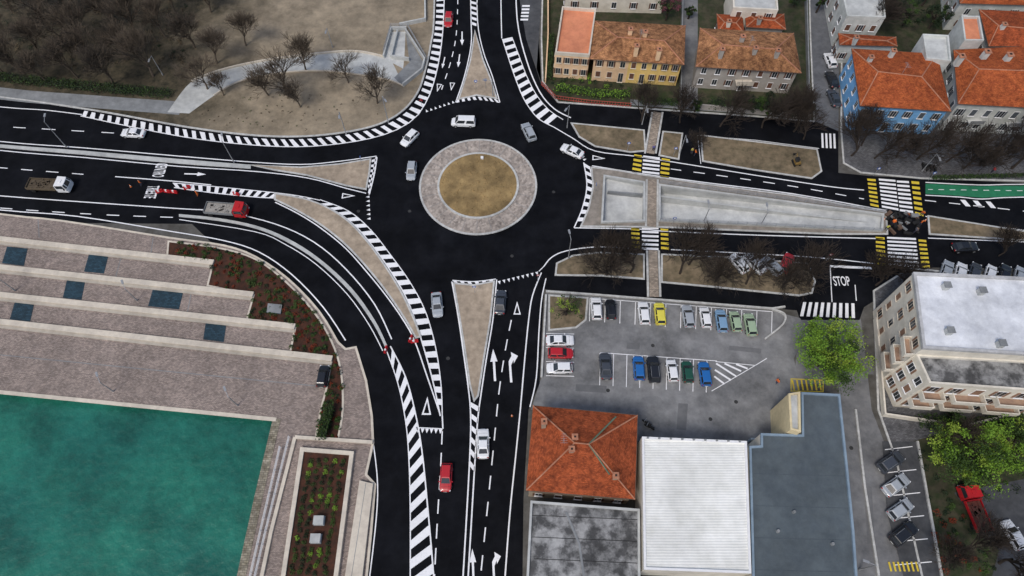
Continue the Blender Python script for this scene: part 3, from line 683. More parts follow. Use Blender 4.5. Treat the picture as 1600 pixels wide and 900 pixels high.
def person(u,v,ang,top,leg,lean=0,z=.012):
    V=[(0,0,.95),(0,0,1.15),(0,0,1.38),(0,0,1.52),(.02,0,1.64),(.01,0,1.74),
       (0,.1,.9),(.12,.11,.5),(.02,.12,.08),(.14,.12,.04),(0,-.1,.9),(-.06,-.11,.5),(-.16,-.12,.08),(-.04,-.12,.04),
       (0,.2,1.4),(-.06,.25,1.12),(.08,.24,.88),(.12,.23,.78),(0,-.2,1.4),(.06,-.25,1.12),(.22,-.22,.95),(.28,-.21,.87)]
    E=[(0,1),(1,2),(2,3),(3,4),(4,5),(0,6),(6,7),(7,8),(8,9),(0,10),(10,11),(11,12),(12,13),(2,14),(14,15),(15,16),(16,17),(2,18),(18,19),(19,20),(20,21)]
    Rd=[.15,.14,.16,.06,.105,.08,.09,.07,.045,.04,.09,.07,.045,.04,.075,.05,.038,.035,.075,.05,.038,.035]
    if lean: V=[(x+max(0,z_-.95)*lean,y,z_ if z_<.95 else .95+(z_-.95)*math.sqrt(max(.1,1-lean*lean))) for x,y,z_ in V]
    me=bpy.data.meshes.new('person'); me.from_pydata(V,E,[]); o=bpy.data.objects.new('person',me); bpy.context.collection.objects.link(o)
    md=o.modifiers.new('skin','SKIN'); 
    for i,r in enumerate(Rd): me.skin_vertices[0].data[i].radius=(r,r)
    me.skin_vertices[0].data[0].use_root=True
    o.modifiers.new('sub','SUBSURF').levels=1; o.modifiers['sub'].render_levels=2
    md.use_smooth_shade=True
    me.materials.append(person_mat(top,leg)); c=G(u,v); o.location=(c.x,c.y,z); o.rotation_euler=(0,0,R(ang))
OR=(.75,.16,.02)
for a in[(1212,599,200,OR,(.05,.06,.12)),(1392,352,40,OR,(.03,.03,.05),.4),(1416,340,200,(.3,.08,.03),(.04,.04,.06),.5),(1436,352,120,OR,(.05,.05,.08)),(1427,364,10,(.1,.1,.12),(.03,.03,.05)),(1383,360,80,(.5,.5,.1),(.04,.04,.05)),(1438,337,230,OR,(.05,.05,.08),.3),(1020,236,90,(.1,.1,.3),(.03,.03,.05)),(1080,240,90,(.5,.45,.1),(.04,.04,.07)),(1085,243,10,OR,(.04,.04,.07)),(1548,270,0,(.5,.05,.05),(.03,.03,.05)),(310,306,30,OR,OR),(222,290,30,OR,(.05,.05,.08))]: person(*a)
b=MB()
for i in range(34):
    c=G(random.uniform(1386,1436),random.uniform(334,366)); b.box((c.x,c.y,.25),(random.uniform(.3,1.4),random.uniform(.2,.7),random.uniform(.1,.6)),random.choice([blackm,blackm,conc2,blackm,gutter]),random.random()*3)
b.obj('roadworks_materials')
# ---------------------------------------------------------------- buildings
def planar_uv(pts):
    p=[Vector(x) for x in pts]; u=(p[1]-p[0]).normalized(); n=(p[1]-p[0]).cross(p[2]-p[0]).normalized(); v=n.cross(u)
    return [((q-p[0]).dot(u)*1.0,(q-p[0]).dot(v)*1.0) for q in p]
def windows(e,a,b_,z0,nf,n,fh=2.9,w=1.0,h=1.45,fr=None,shut=None,skip=(),door=None,outer=None):
    a=Vector((a[0],a[1],0));b_=Vector((b_[0],b_[1],0)); t=(b_-a); L_=t.length; t.normalize(); nr=Vector((t.y,-t.x,0)); ang=math.atan2(t.y,t.x)
    m=MB(); fr=fr or whitem; rw=random.Random(int(L_*1000))
    for f in range(nf):
        for k in range(n):
            if (f,k) in skip: continue
            c=a+t*L_*(k+.5)/n; zc=z0+f*fh+1.65; dd=(f==0 and door==k)
            hh=2.2 if dd else h; zz=z0+1.1 if dd else zc
            closed=bool(shut) and not dd and rw.random()<.25
            for s,o_,mt,sz in((0,.02,fr,(w+.16,.08,hh+.16)),(0,.05,shut if closed else glass,(w,.06,hh))):
                q=c+nr*o_; m.box((q.x,q.y,zz),sz,mt,ang)
            if not closed:
                q=c+nr*.075; m.box((q.x,q.y,zz),(.05,.04,hh),fr,ang)
            q=c+nr*.1; m.box((q.x,q.y,zz-hh/2-.12),(w+.3,.2,.07),fr,ang)
            if shut and not dd and not closed and rw.random()<.8:
                for s in(-1,1):
                    q=c+nr*.05+t*s*(w*.5+.08+w*.17); m.box((q.x,q.y,zz),(w*.32,.07,hh),shut,ang)
    return m.obj('windows',e)
def inset(w,d):
    n=len(w); out=[]; area=sum(w[i].x*w[(i+1)%n].y-w[(i+1)%n].x*w[i].y for i in range(n)); sg=1 if area>0 else -1
    for k in range(n):
        a=w[k-1];c=w[k];e=w[(k+1)%n]; d1=(c-a).normalized();d2=(e-c).normalized(); n1=Vector((-d1.y,d1.x,0))*sg;n2=Vector((-d2.y,d2.x,0))*sg
        bis=(n1+n2); bis=bis/max(.3,bis.dot(n1)) ; out.append(c+bis*d)
    return out
def hip(e,w,ze,rp,zr,m,ov=.45,ribs=True):
    rW=Vector((rp[0].x,rp[0].y,zr)); rE=Vector((rp[1].x,rp[1].y,zr)); q=[Vector((p.x,p.y,ze)) for p in w]
    b=MB()
    for f in([q[1],q[0],rW,rE],[q[3],q[2],rE,rW],[q[2],q[1],rE],[q[0],q[3],rW]): b.face(f,m,planar_uv(f))
    b.ribbon(q,.14,ze-.004,gutter,True,.14)
    b.poly(q,ze-.1,whitem)
    if ribs:
        for a,c in((q[0],rW),(q[3],rW),(q[1],rE),(q[2],rE),(rW,rE)): b.cyl(a+Vector((0,0,.02)),c+Vector((0,0,.03)),.11,.11,ridge,6)
    b.obj('roof',e)
def chimney(e,p,z0,z1,m,s=.7):
    b=MB(); b.box((p.x,p.y,(z0+z1)/2),(s,s,z1-z0),m); b.box((p.x,p.y,z1+.08),(s+.25,s+.25,.16),ridge); b.box((p.x,p.y,z1+.2),(s*.4,s*.4,.1),blackm); b.obj('chimney',e)
def antenna(e,p,z0):
    b=MB(); b.cyl((p.x,p.y,z0),(p.x,p.y,z0+2.2),.03,.03,metalm,5)
    for k in range(5): b.cyl((p.x-.5+k*.05,p.y-.6+k*.3,z0+2),(p.x+.5-k*.05,p.y-.6+k*.3,z0+2),.02,.02,metalm,4)
    b.cyl((p.x,p.y-.7,z0+2),(p.x,p.y+.7,z0+2),.02,.02,metalm,4); b.obj('tv_antenna',e)
def walls(e,w,z1,m,z0=.0,name='walls'):
    b=MB(); b.prism(w,z0,z1,m); return b.obj(name,e)
peach=M('stucco_peach',(.82,.57,.35),(.72,.49,.30),.7); yel_st=M('stucco_yellow',(.78,.55,.19),(.66,.46,.16),.7); greyst=M('stucco_grey',(.42,.39,.35),(.34,.31,.28),.7)
blue_st=M('stucco_blue',(.22,.49,.82),(.17,.40,.70),.7); whitest=M('stucco_white',(.62,.63,.60),(.48,.50,.47),.7); creamst=M('stucco_cream',(.78,.73,.63),(.68,.63,.53),.7)
brown=M('shutter_brown',(.17,.08,.05),(.12,.06,.04),2); dshut=M('shutter_grey',(.10,.12,.14),(.08,.09,.1),2)
terr=M('terrace_terracotta',(.70,.27,.14),(.60,.22,.12),.8)
# peach house
e=empty('peach_house')
ze=5.8
w=GL([(878,14),(931,18),(921,90),(867,86)],ze); ws=[Vector((p.x,p.y,0)) for p in w]; walls(e,ws,ze,peach)
b=MB(); b.poly(inset(ws,.3),ze+.02,terr); b.ribbon(inset(ws,.15),.3,ze+.7,cream,True,.7); b.obj('roof_terrace',e)
windows(e,ws[3],ws[2],.3,2,4,2.75,.85,1.3,cream,brown); windows(e,ws[0],ws[3],.3,2,3,2.75,.8,1.3,cream,brown)
w=GL([(928,32),(1071,40),(1069,101),(921,92)],ze+.2); ws2=inset([Vector((p.x,p.y,0)) for p in w],.4); 
mid_t=ws2[0].lerp(ws2[1],.42); mid_b=ws2[3].lerp(ws2[2],.42)
walls(e,[ws2[0]+Vector((.5,0,0)),mid_t,mid_b,ws2[3]+Vector((.5,0,0))],ze,peach,name='walls_peach'); walls(e,[mid_t+Vector((.01,0,0)),ws2[1],ws2[2],mid_b+Vector((.01,0,0))],ze,yel_st,name='walls_yellow')
hip(e,w,ze+.2,GL([(965,58),(1038,64)],8),8.0,tileB)
windows(e,ws2[3]+Vector((.5,0,0)),mid_b,.3,2,3,2.75,.85,1.3,cream,brown,door=2); windows(e,mid_b,ws2[2],.3,2,5,2.75,.8,1.3,cream,brown,door=1)
for u,v in((985,48),(1008,52),(1030,80),(995,74)): chimney(e,G(u,v,8.5),6.5,8.9,peach)
antenna(e,G(1000,62,8),7.9)
# weathered house
e=empty('weathered_house'); w=GL([(1094,44),(1240,52),(1252,114),(1087,104)],6); ws2=inset([Vector((p.x,p.y,0)) for p in w],.5); walls(e,ws2,5.85,greyst)
hip(e,w,6,GL([(1130,70),(1212,77)],8.3),8.3,tileB); windows(e,ws2[3],ws2[2],.3,2,7,2.75,.85,1.3,whitem,brown,door=3)
for u,v in((1128,80),(1180,78),(1160,60),(1215,82)): chimney(e,G(u,v,8.5),6.5,9,greyst)
antenna(e,G(1170,74,8),8.2)
b=MB(); p=ws2[3].lerp(ws2[2],.5); b.box((p.x,p.y-.8,3.0),(3.2,1.5,.15),cream); b.box((p.x,p.y-1.5,3.5),(3.2,.08,.9),cream); b.obj('balcony',e)
# blue house
e=empty('blue_house'); w=GL([(1331,76),(1464,84),(1486,174),(1344,165)],6.8); ws2=inset([Vector((p.x,p.y,0)) for p in w],.35); walls(e,ws2,6.65,blue_st)
hip(e,w,6.8,GL([(1372,112),(1440,120)],8.8),8.8,tileO); windows(e,ws2[3],ws2[2],.3,2,6,3.0,.85,1.4,whitem,dshut,door=2); windows(e,ws2[0],ws2[3],.3,2,4,3.0,.85,1.4,whitem,None)
chimney(e,G(1360,92,8.5),7,9,whitest); chimney(e,G(1395,82,8.5),7,9,whitest); antenna(e,G(1410,114,8.8),8.7)
# white terrace house
e=empty('white_terrace_house'); w=GL([(1490,78),(1640,70),(1680,172),(1497,162)],7.5); ws2=inset([Vector((p.x,p.y,0)) for p in w],.35); walls(e,ws2,7.35,whitest)
hip(e,w,7.5,GL([(1530,108),(1640,112)],9.6),9.6,tileO); windows(e,ws2[3],ws2[2],.3,2,8,3.2,.9,1.5,whitem,dshut,door=3); windows(e,ws2[0],ws2[3],.3,2,4,3.2,.9,1.5,whitem,dshut)
for u,v in((1500,92),(1540,85),(1575,90)): chimney(e,G(u,v,9.5),8,10.2,whitest,.9)
b=MB(); 
for p in(ws2[3].lerp(ws2[2],.25),ws2[3].lerp(ws2[2],.6)):
    b.box((p.x,p.y-.6,3.4),(2.6,1.1,.14),conc); b.box((p.x,p.y-1.12,3.85),(2.6,.06,.8),metalm)
b.obj('balconies',e)
def house(name,px,z,rp,zr,tm,wm_,nf=2,n=4,sh=brown):
    e=empty(name); w=GL(px,z); ws2=inset([Vector((p.x,p.y,0)) for p in w],.4); walls(e,ws2,z-.15,wm_); hip(e,w,z,GL(rp,zr),zr,tm)
    windows(e,ws2[3],ws2[2],.3,nf,n,2.8,.9,1.35,whitem,sh); windows(e,ws2[0],ws2[3],.3,nf,3,2.8,.9,1.35,whitem,sh); chimney(e,G(rp[0][0]+6,rp[0][1]+3,zr),z,zr+.8,wm_); return e
def flat(name,px,z,wm_,rm,par=.5,pm=None,win=None):
    e=empty(name); w=[Vector((p.x,p.y,0)) for p in GL(px,z)]; walls(e,w,z,wm_); b=MB(); b.poly(inset(w,.1),z+.01,rm); 
    if par: b.ribbon(inset(w,.13),.3,z+par,pm or wm_,True,par)
    b.obj('roof',e)
    if win:
        for i,j,nf,n in win: windows(e,w[i],w[j],.3,nf,n,2.8,.9,1.35,whitem,brown)
    return e,w
house('terracotta_roof_house',[(1120,22),(1160,24),(1163,52),(1122,50)],4,[(1132,35),(1150,36)],5,tileR,creamst,1,2)
house('terracotta_roof_house',[(1164,18),(1225,22),(1228,46),(1166,42)],4,[(1180,30),(1210,32)],5,tileR,greyst,1,3)
flat('white_roof_house',[(1143,-30),(1212,-26),(1215,18),(1145,14)],6,creamst,conc,.4,win=[(3,2,2,3)])
flat('white_balcony_house',[(1308,-40),(1378,-30),(1382,30),(1322,28)],7,whitest,conc,.5,win=[(3,2,2,3),(0,3,2,3)])
house('red_roof_house',[(1495,-50),(1660,-40),(1690,10),(1500,5)],7,[(1530,-25),(1640,-15)],9,tileO,whitest,2,5)
house('red_roof_house',[(1530,15),(1640,20),(1650,72),(1545,72)],7.5,[(1560,40),(1620,46)],9,tileR,whitest,2,4)
flat('white_annex',[(1440,56),(1480,58),(1484,98),(1446,94)],7.5,whitest,conc,.5,win=[(3,2,2,2)])
flat('white_annex',[(1500,28),(1528,28),(1535,66),(1505,66)],9,whitest,terr,.5)
house('red_roof_house',[(1310,52),(1400,58),(1402,72),(1312,70)],5,[(1330,60),(1385,64)],6,tileR,whitest,1,4)
house('terracotta_roof_house',[(880,-60),(1040,-60),(1045,-14),(882,-18)],6,[(910,-40),(1015,-36)],8,tileB,creamst,2,5)
railing('red_garden_fence',[(846,134),(868,156),(920,163),(985,168)],1.0,M('fence_red',(.42,.08,.06),(.34,.07,.05),2),.12,.5,(1.0,.3),.06)
b=MB(); b.ribbon(GL([(1085,170),(1180,178),(1264,186)]),.3,1.3,greyst,False,1.2); b.ribbon(GL([(1066,-40),(1062,166)]),.25,1.3,conc2,False,1.2); b.ribbon(GL([(1256,-60),(1262,180)]),.25,1.3,conc2,False,1.2); b.ribbon(GL([(856,-60),(856,60),(852,130)]),.25,1.3,peach,False,1.2); b.obj('garden_wall')
# tile roof building south
e=empty('tile_roof_building')
w=GL([(833,634),(996,649),(992,780),(822,766)],6.0); ws2=inset([Vector((p.x,p.y,0)) for p in w],.4); walls(e,ws2,5.85,M('brick_wall_beige',(.42,.34,.25),(.34,.27,.2),.8))
hip(e,w,6.0,GL([(898,692),(920,694)],8.6),8.6,tileR); windows(e,ws2[3],ws2[2],.3,1,5,2.9,.9,1.4,whitem,brown); windows(e,ws2[1],ws2[0],.3,1,5,2.9,.9,1.4,whitem,brown)
gcop=M('verdigris_flashing',(.14,.20,.13),(.1,.14,.1),2)
b=MB(); 
for u,v in((962,652),(952,742)):
    q=G(u,v,6.9); b.cyl((G(920,694,8.6).x,G(920,694,8.6).y,8.62),(q.x,q.y,7.15),.12,.12,gcop,6)
b.obj('flashing',e)
for u,v in((898,684),(893,703),(963,742),(850,660)): chimney(e,G(u,v,8.6),6.6,9.0 if v<730 else 8.2,MATS['brick_wall_beige'],.6)
antenna(e,G(880,690,8.4),8)
dirtyroof=M('weathered_membrane',(.34,.34,.335),(.085,.085,.085),.45,bump=.3,lo=.42,hi=.58,stain=.6)
e,w=flat('concrete_roof_warehouse',[(829,783),(999,796),(1000,960),(820,960)],5.2,greyst,dirtyroof,.35,conc)
b=MB(); 
for k in range(5): b.ribbon(GL([(828+k*3,805+k*34),(998,812+k*34)],5.2),.08,5.225+k*.001,blackm)
b.ribbon(GL([(884,800),(905,850),(912,900)],5.2),.3,5.3,conc2,False,.07); b.obj('roof_seams',e)
wr=M('white_corrugated_roof',(.84,.84,.80),(.70,.70,.65),.4,rough=.6,bump=.25,pattern=('wave',.9,.90,'Y'),stain=.16)
e,w=flat('white_roof_warehouse',[(1003,683),(1166,690),(1173,896),(1006,890)],6.5,creamst,wr,.25,whitem)
b=MB()
for k in range(9):
    q=G(1012+k*18,684+k*.7,6.9); b.box((q.x,q.y,6.95),(.25,.2,.3),conc2)
b.obj('roof_vents',e)
bg=M('bluegrey_membrane',(.105,.128,.14),(.08,.10,.115),.4,rough=.85,bump=.1,stain=.3)
e,w=flat('grey_roof_warehouse',[(1170,698),(1188,697),(1188,678),(1252,680),(1251,614),(1311,617),(1322,720),(1333,830),(1342,960),(1176,960)],6.0,creamst,bg,.35,M('blue_parapet',(.25,.33,.40),(.2,.27,.34),.8))
b=MB(); sd=M('seam_dark',(.09,.11,.13),(.07,.09,.1),1)
for k in range(4): b.ribbon(GL([(1178,740+k*50),(1325,744+k*50)],6),.1,6.022+k*.001,sd)
for u,v in((1300,850),(1240,800),(1215,830)): q=G(u,v,6); b.cyl((q.x,q.y,6),(q.x,q.y,6.4),.25,.2,conc2,10)
b.obj('roof_details',e)
flat('cream_stair_tower',[(1231,616),(1249,613),(1250,676),(1234,672)],7.5,M('stucco_ochre',(.72,.60,.36),(.62,.52,.32),.8),conc,.3,None)
b=MB(); b.ribbon(GL([(1168,690),(1230,690),(1232,620)]),.25,1.6,M('wall_blue',(.35,.42,.47),(.28,.34,.4),.8),False,1.59); b.ribbon(GL([(853,462),(846,590)]),.3,.5,kerbm,False,.49); b.ribbon(GL([(853,456),(925,461),(1206,483),(1226,480)]),.3,.35,kerbm,False,.34)
b.ribbon(GL(sm([(1206,484),(1225,492),(1222,508),(1195,530)],5)),.25,.4,kerbm,False,.39); b.obj('low_wall')
slab('verge',[(858,462),(918,466),(915,500),(900,512),(858,516)],dirt2)
# apartment block
e=empty('apartment_building')
zt=12.5
w=[Vector((p.x,p.y,0)) for p in GL([(1426,428),(1690,440),(1690,560),(1441,545)],zt)]
walls(e,w,zt,creamst)
b=MB(); b.poly(inset(w,.1),zt+.01,M('roof_gravel_white',(.80,.82,.85),(.62,.64,.68),.5,stain=.3)); b.ribbon(inset(w,.1),.4,zt+.45,M('parapet_grey',(.55,.55,.55),(.38,.38,.38),.8),True,.5); b.obj('roof',e)
shl=M('shutter_tan',(.30,.17,.11),(.24,.14,.09),2)
windows(e,w[0],w[3],.6,4,4,2.95,.85,1.3,cream,shl)
z2=10.0
w2=[Vector((p.x,p.y,0)) for p in GL([(1452,556),(1700,584),(1700,618),(1450,600)],z2)]
w2[0].y=w[3].y-.01; w2[1].y=w[2].y-.01; w2[0].x=w[3].x+.3
walls(e,w2,z2,creamst,name='front_wing'); b=MB(); b.poly(w2,z2+.01,dirtyroof); b.ribbon(inset(w2,.1),.3,z2+.5,creamst,True,.5); b.obj('front_roof',e)
windows(e,w2[3],w2[2],.6,3,7,3.0,1.2,1.7,whitem,shl); windows(e,w2[0],w2[3],.6,3,2,3.0,.9,1.5,whitem,shl)
b=MB(); bterr=M('balcony_terracotta',(.40,.27,.19),(.3,.2,.15),1)
for f in(1,2):
    z=.6+3*f
    for s0,s1 in((.02,.16),(.22,.42),(.5,.72)):
        a=w2[3].lerp(w2[2],s0);c=w2[3].lerp(w2[2],s1); q=[a,c,c+Vector((0,-1.4,0)),a+Vector((0,-1.4,0))]
        b.prism(q[::-1],z-.15,z+.02,bterr,creamst)
        b.ribbon([a+Vector((0.05,0,0)),q[3]+Vector((.05,.05,0)),q[2]+Vector((-.05,.05,0)),c+Vector((-.05,0,0))],.12,z+.95,creamst,False,.95)
for f in range(1,4):
    z=.6+2.95*f
    a=w[0].lerp(w[3],.76);c=w[0].lerp(w[3],.99); q=[a,c,c+Vector((-1.2,0,0)),a+Vector((-1.2,0,0))]
    b.prism(q,z-.15,z+.02,bterr,creamst); b.ribbon([a,q[3],q[2],c],.12,z+.95,creamst,False,.95)
b.obj('balconies',e)
b=MB()
for u,v in((1475,450),(1530,458),(1560,540),(1480,520)):
    q=G(u,v,zt); b.box((q.x,q.y,zt+.5),(.8,.8,1.0),conc); b.box((q.x,q.y,zt+1.05),(1,1,.12),conc2)
b.obj('roof_vents',e)
b=MB(); b.ribbon(GL([(1365,500),(1378,650),(1500,668),(1620,640)]),.25,1.2,creamst,False,1.1); b.ribbon(GL([(1336,640),(1350,760),(1372,900)]),.3,.3,kerbm,False,.29); b.ribbon(GL([(1432,690),(1466,880),(1480,960)]),.3,.4,kerbm,False,.3); b.obj('boundary_wall')
# ---------------------------------------------------------------- vegetation
def bare_mesh(seed,h,bk,spread=1.0,twig=.018,levels=5):
    rnd=random.Random(seed); b=MB()
    def grow(p,d,ln,r,lv):
        n=2 if lv<4 else 1; q=p
        for k in range(n):
            d=(d+Vector((rnd.uniform(-.2,.2),rnd.uniform(-.2,.2),rnd.uniform(-.03,.14)))).normalized(); q2=q+d*ln/n; r2=max(twig,r*(1-.35*(k+1)/n)); b.cyl(q,q2,max(twig,r*(1-.35*k/n)),r2,bk,6 if lv<1 else (4 if lv<3 else 3),False); q=q2
        if lv>=levels: return
        for c in range([5,4,4,4,3][lv]):
            a=rnd.uniform(0,6.283); tilt=rnd.uniform(.2,.75)*spread
            o=d.orthogonal().normalized(); o=Matrix.Rotation(a,3,d)@o
            nd=(d*math.cos(tilt)+o*math.sin(tilt)+Vector((0,0,.12))).normalized()
            grow(p.lerp(q,rnd.uniform(.5,1)),nd,ln*rnd.uniform(.68,.95),r*.55,lv+1)
    grow(Vector((0,0,0)),Vector((0,0,1)),h*.27,h*.02,0)
    return b.mesh('bare_tree')
bt=[bare_mesh(s,8.5,bark,1.0) for s in(1,2,3,7)]; bt2=[bare_mesh(s,9.5,bark2,1.0,.02) for s in(4,5,6,8)]
parkt=[(40,118,1.3),(95,60,1.2),(122,122,1.2),(178,132,1.3),(240,120,1.5),(60,30,1.2),(215,55,1.3),(305,75,1.3),(350,150,.8),(452,152,1.4),(590,162,1.25),(385,72,1.1),(478,110,1.25),(150,15,1.2),(10,70,1.2),(275,20,1.2),(330,20,1.2),(130,70,1.2),(200,95,1.2),(20,20,1.2),(470,168,.8),(545,130,.9),(75,130,1.1),(260,60,1.3),(180,40,1.2),(110,20,1.2),(240,-5,1.2),(65,90,1.2),(150,100,1.2),(300,-20,1.2),(10,118,1.2),(340,100,1.2),(420,150,1.0),(325,140,1.0)]
for i,(u,v,s) in enumerate(parkt):
    c=G(u,v); place('bare_tree',bt[i%4],(c.x,c.y,.1),random.random()*6,s*random.uniform(.9,1.1))
for u,v,s in[(1002,190,.9),(1062,192,1.0),(1080,240,.7),(1125,198,1.0),(1190,200,1.1),(1240,206,1.1),(1330,244,1.1),(1366,248,1.1),(1400,246,1.0),(1432,250,1.2),(1478,254,1.2),(1530,256,1.3),(1580,264,1.3),(1605,250,1.3),(948,430,1.2),(985,426,1.1),(1062,428,1.2),(1076,414,1.0),(1118,440,1.1),(1165,444,1.0),(1222,450,1.1),(1262,444,1.2),(1368,446,1.0),(1385,436,1.0),(1560,400,.8),(1505,264,1.1),(1350,60,1.2),(1225,194,1.0),(1255,218,.9),(1470,700,1),(1560,880,1.1),(1500,860,1),(1475,880,.9),(960,414,1),(1345,228,1)]:
    c=G(u,v); place('bare_tree',random.choice(bt2),(c.x,c.y,.1),random.random()*6,s*random.uniform(.92,1.05))
def leafm(name,a,b_): return M(name,a,b_,1.1,rough=.7,spec=.2,lo=.35,hi=.65,stain=0)
lg=leafm('leaves_spring_green',(.19,.33,.035),(.085,.17,.02)); lg2=leafm('leaves_yellow_green',(.29,.40,.05),(.15,.22,.03)); ld=leafm('leaves_dark',(.022,.038,.016),(.010,.018,.009)); lm=leafm('leaves_mid',(.05,.09,.020),(.025,.048,.012)); lp=leafm('leaves_purple',(.20,.06,.09),(.12,.04,.05))
def leaves(b,c,rad,n,sz,mats,rnd,clumps=14):
    cl=[]
    for i in range(clumps):
        v=Vector((rnd.gauss(0,1),rnd.gauss(0,1),rnd.gauss(0,1))).normalized()*rnd.uniform(.35,1.05); cl.append((Vector((c[0]+v.x*rad[0],c[1]+v.y*rad[1],c[2]+v.z*rad[2])),rnd.uniform(.14,.32),rnd.choice(mats)))
    for i in range(n):
        cc,cr,mt=rnd.choice(cl); v=Vector((rnd.gauss(0,1),rnd.gauss(0,1),rnd.gauss(0,1))).normalized()*rnd.random()**.5*cr
        p=cc+Vector((v.x*rad[0],v.y*rad[1],v.z*rad[2])); a=Vector((rnd.gauss(0,1),rnd.gauss(0,1),rnd.gauss(0,.8))).normalized(); bb=a.orthogonal().normalized(); bb=Matrix.Rotation(rnd.random()*6,3,a)@bb; s=sz*rnd.uniform(.6,1.3)
        b.face([p-a*s*.5,p+bb*s*.3,p+a*s*.5,p-bb*s*.3],mt)
def leafy(name,u,v,h,rad,n,mats,seed,sz=.42,clumps=30):
    rnd=random.Random(seed); g=G(u,v); b=MB(); cz=h*.62
    b.cyl((0,0,0),(.1,0,h*.5),.22,.14,bark2,8)
    for i in range(14):
        a=rnd.random()*6.28; q=(math.cos(a)*rad*.7,math.sin(a)*rad*.7,cz+rnd.uniform(-.5,1.5)); b.cyl((.05,0,h*rnd.uniform(.25,.45)),q,.1,.03,bark2,5)
    leaves(b,(0,0,cz),(rad,rad,h*.33),n,sz,mats,rnd,clumps)
    o=b.obj(name); o.location=(g.x,g.y,.1)
leafy('green_tree',1277,572,8.5,5.4,13000,[lg,lg,lg2,lm],11,.31,100)
leafy('green_tree',1488,722,8,5.6,11000,[lg,lg2,lm,lg],12,.31,85)
leafy('green_tree',1560,706,6,4.0,5000,[lg,lm,lg2],13,.3,48)
leafy('budding_tree',884,492,4.5,2.6,900,[lm,lg2],14,.25,30)
leafy('conifer_tree',1275,20,6,1.2,900,[ld,lm],15,.35,14)
for i,(u,v,r,h) in enumerate([(1165,175,2.2,4),(1195,176,2.4,4),(1225,180,2.6,4.5),(1250,178,2,4.5),(1370,30,3,6),(1410,40,3.2,6),(1450,45,3,6),(1395,10,3,6),(1440,10,3,6),(1480,20,2.4,6),(1240,10,2,4),(1000,-5,2.2,4),(960,-10,2.2,4),(1075,30,1.3,3),(1478,660,2.0,3),(1085,175,1.3,3),(1350,45,2,5)]):
    leafy('evergreen_tree',u,v,h,r,1600,[ld,ld,ld,lm],30+i,.32,20)
leafy('purple_blossom_tree',1040,32,7,2.6,1400,[lp,lm],60,.3,26)
def hedge(name,px,wd,h,n,mats,seed,sz=.25,z=.12):
    rnd=random.Random(seed); w,Ln=resamp(GL(px),100); b=MB()
    for i in range(n):
        p=w[rnd.randrange(101)]; q=Vector((p.x+rnd.uniform(-wd,wd),p.y+rnd.uniform(-wd,wd),z+h*rnd.random()**.6)); a=Vector((rnd.gauss(0,1),rnd.gauss(0,1),rnd.gauss(0,.5))).normalized(); bb=a.orthogonal().normalized(); s=sz*rnd.uniform(.6,1.4)
        b.face([q-a*s*.5,q+bb*s*.35,q+a*s*.5,q-bb*s*.35],rnd.choice(mats))
    b.obj(name)
hedge('hedge',[(-150,105),(0,124),(120,137),(265,150)],1.1,1.2,9000,[ld,ld,lm],70)
hedge('hedge',[(870,140),(930,150),(980,152)],.8,1.2,2500,[ld,lm,lg],71)
hedge('hedge',[(1000,160),(1060,164)],.8,1.0,1200,[ld,lm],72)
hedge('hedge',[(1110,168),(1262,178)],1.0,1.8,4500,[ld,ld,lm],73)
hedge('hedge',[(862,60),(858,125)],.5,1.2,1200,[lm,ld],74)
hedge('hedge',[(1440,660),(1500,672),(1600,655)],1.2,1.5,3000,[ld,lm],75)
hedge('hedge',[(1455,280),(1600,276)],.4,.7,1200,[ld,lm],77)
hedge('hedge',[(505,684),(518,640)],.7,1.6,1500,[lm,ld],79)
def shrubs(name,poly,n,seed,mats,z,r=.4,per=45,sz=.2):
    rnd=random.Random(seed); b=MB(); xs=[p[0] for p in poly]; ys=[p[1] for p in poly]
    def inside(x,y):
        c=False;j=len(poly)-1
        for i in range(len(poly)):
            if (poly[i][1]>y)!=(poly[j][1]>y) and x<(poly[j][0]-poly[i][0])*(y-poly[i][1])/(poly[j][1]-poly[i][1])+poly[i][0]: c=not c
            j=i
        return c
    k=0
    while k<n:
        u=rnd.uniform(min(xs),max(xs));v=rnd.uniform(min(ys),max(ys))
        if not inside(u,v): continue
        k+=1; g=G(u,v); rr=r*rnd.uniform(.6,1.5); m=rnd.choice(mats)
        for i in range(per):
            d=Vector((rnd.gauss(0,1),rnd.gauss(0,1),abs(rnd.gauss(0,1)))).normalized()*rr*rnd.random()**.4; q=Vector((g.x,g.y,z))+d; a=Vector((rnd.gauss(0,1),rnd.gauss(0,1),rnd.gauss(0,.5))).normalized(); bb=a.orthogonal().normalized(); s=sz*rnd.uniform(.6,1.4)
            b.face([q-a*s*.5,q+bb*s*.35,q+a*s*.5,q-bb*s*.35],m)
    b.obj(name)
lr=leafm('leaves_rust',(.18,.035,.015),(.09,.02,.01)); lt=leafm('leaves_tan',(.11,.085,.05),(.06,.045,.03))
shrubs('bed_shrubs',bed,330,80,[lm,ld,lm,lr],.2,.38)
rnd=random.Random(5)
b=MB()
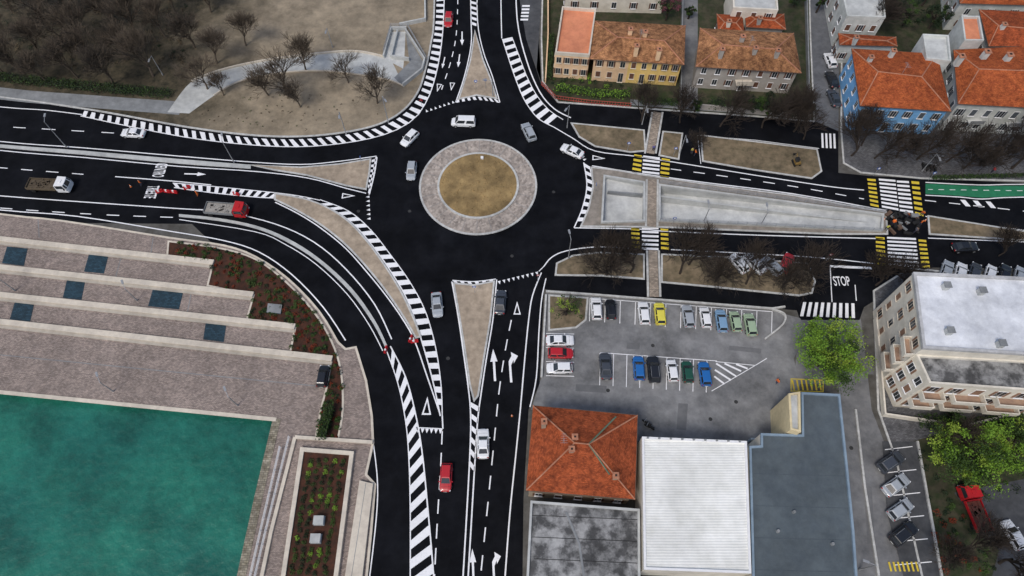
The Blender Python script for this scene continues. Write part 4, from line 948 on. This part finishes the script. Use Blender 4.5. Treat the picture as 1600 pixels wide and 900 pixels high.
for i in range(5):
    for k in range(20):
        t=(k+.5)/20; ul=482+(450-482)*t; ur=543+(514-543)*t; u=ul+(ur-ul)*(i+.5)/5+rnd.uniform(-2,2); v=716+184*t+rnd.uniform(-2,2)
        if abs(u-499)<12 and abs(v-829)<26: continue
        g=G(u,v); m=rnd.choice([lm,lm,ld,lg])
        for j in range(50):
            d=Vector((rnd.gauss(0,1),rnd.gauss(0,1),abs(rnd.gauss(0,1)))).normalized()*.42*rnd.random()**.4; q=Vector((g.x,g.y,.5))+d; a=Vector((rnd.gauss(0,1),rnd.gauss(0,1),.3)).normalized(); bb=a.orthogonal().normalized(); s=.2
            b.face([q-a*s*.5,q+bb*s*.3,q+a*s*.5,q-bb*s*.3],m)
b.obj('planter_shrubs')
shrubs('park_shrubs',[(0,0),(300,0),(290,110),(0,110)],170,81,[lt,lt,ld,lt],.12,.6,30,.22)
shrubs('grass_tufts',[(300,180),(420,140),(560,150),(600,185),(480,205),(330,195)],60,85,[lt,lt,lm],.1,.2,12,.14)
shrubs('garden_shrubs',[(860,110),(985,118),(985,150),(865,145)],45,82,[lm,lg,ld],.12,.5)
shrubs('garden_shrubs',[(1430,700),(1600,650),(1600,760),(1500,800),(1450,800)],60,83,[lm,ld],.12,.6)
shrubs('garden_shrubs',[(1450,800),(1500,790),(1560,900),(1475,900)],50,84,[lm,ld,lr],.12,.5)
# ---------------------------------------------------------------- light, sky, camera
w=bpy.data.worlds.new('World'); bpy.context.scene.world=w; w.use_nodes=True
nt=w.node_tree; bgd=nt.nodes['Background']; sk=nt.nodes.new('ShaderNodeTexSky'); sk.sky_type='NISHITA'; sk.sun_disc=False
el,az=R(55),R(215)
sk.sun_elevation=el; sk.sun_rotation=az; sk.air_density=1.0; sk.dust_density=3.0
nt.links.new(sk.outputs[0],bgd.inputs[0]); bgd.inputs[1].default_value=.135
sl=bpy.data.lights.new('sun','SUN'); sl.energy=1.5; sl.angle=R(16); sl.color=(1,.97,.92)
so=bpy.data.objects.new('sun',sl); bpy.context.collection.objects.link(so)
dirv=Vector((math.sin(az)*math.cos(el),math.cos(az)*math.cos(el),math.sin(el)))
so.rotation_euler=dirv.to_track_quat('Z','Y').to_euler(); so.location=(0,0,150)
cam=bpy.data.cameras.new('camera'); co=bpy.data.objects.new('camera',cam); bpy.context.collection.objects.link(co)
cam.lens=24.0075; cam.sensor_width=36; cam.clip_end=5000; cam.clip_start=1
co.location=(0,0,H); co.rotation_euler=(R(28),0,0)
bpy.context.scene.camera=co
vs=bpy.context.scene.view_settings; vs.view_transform='Standard'; vs.look='None'; vs.exposure=0
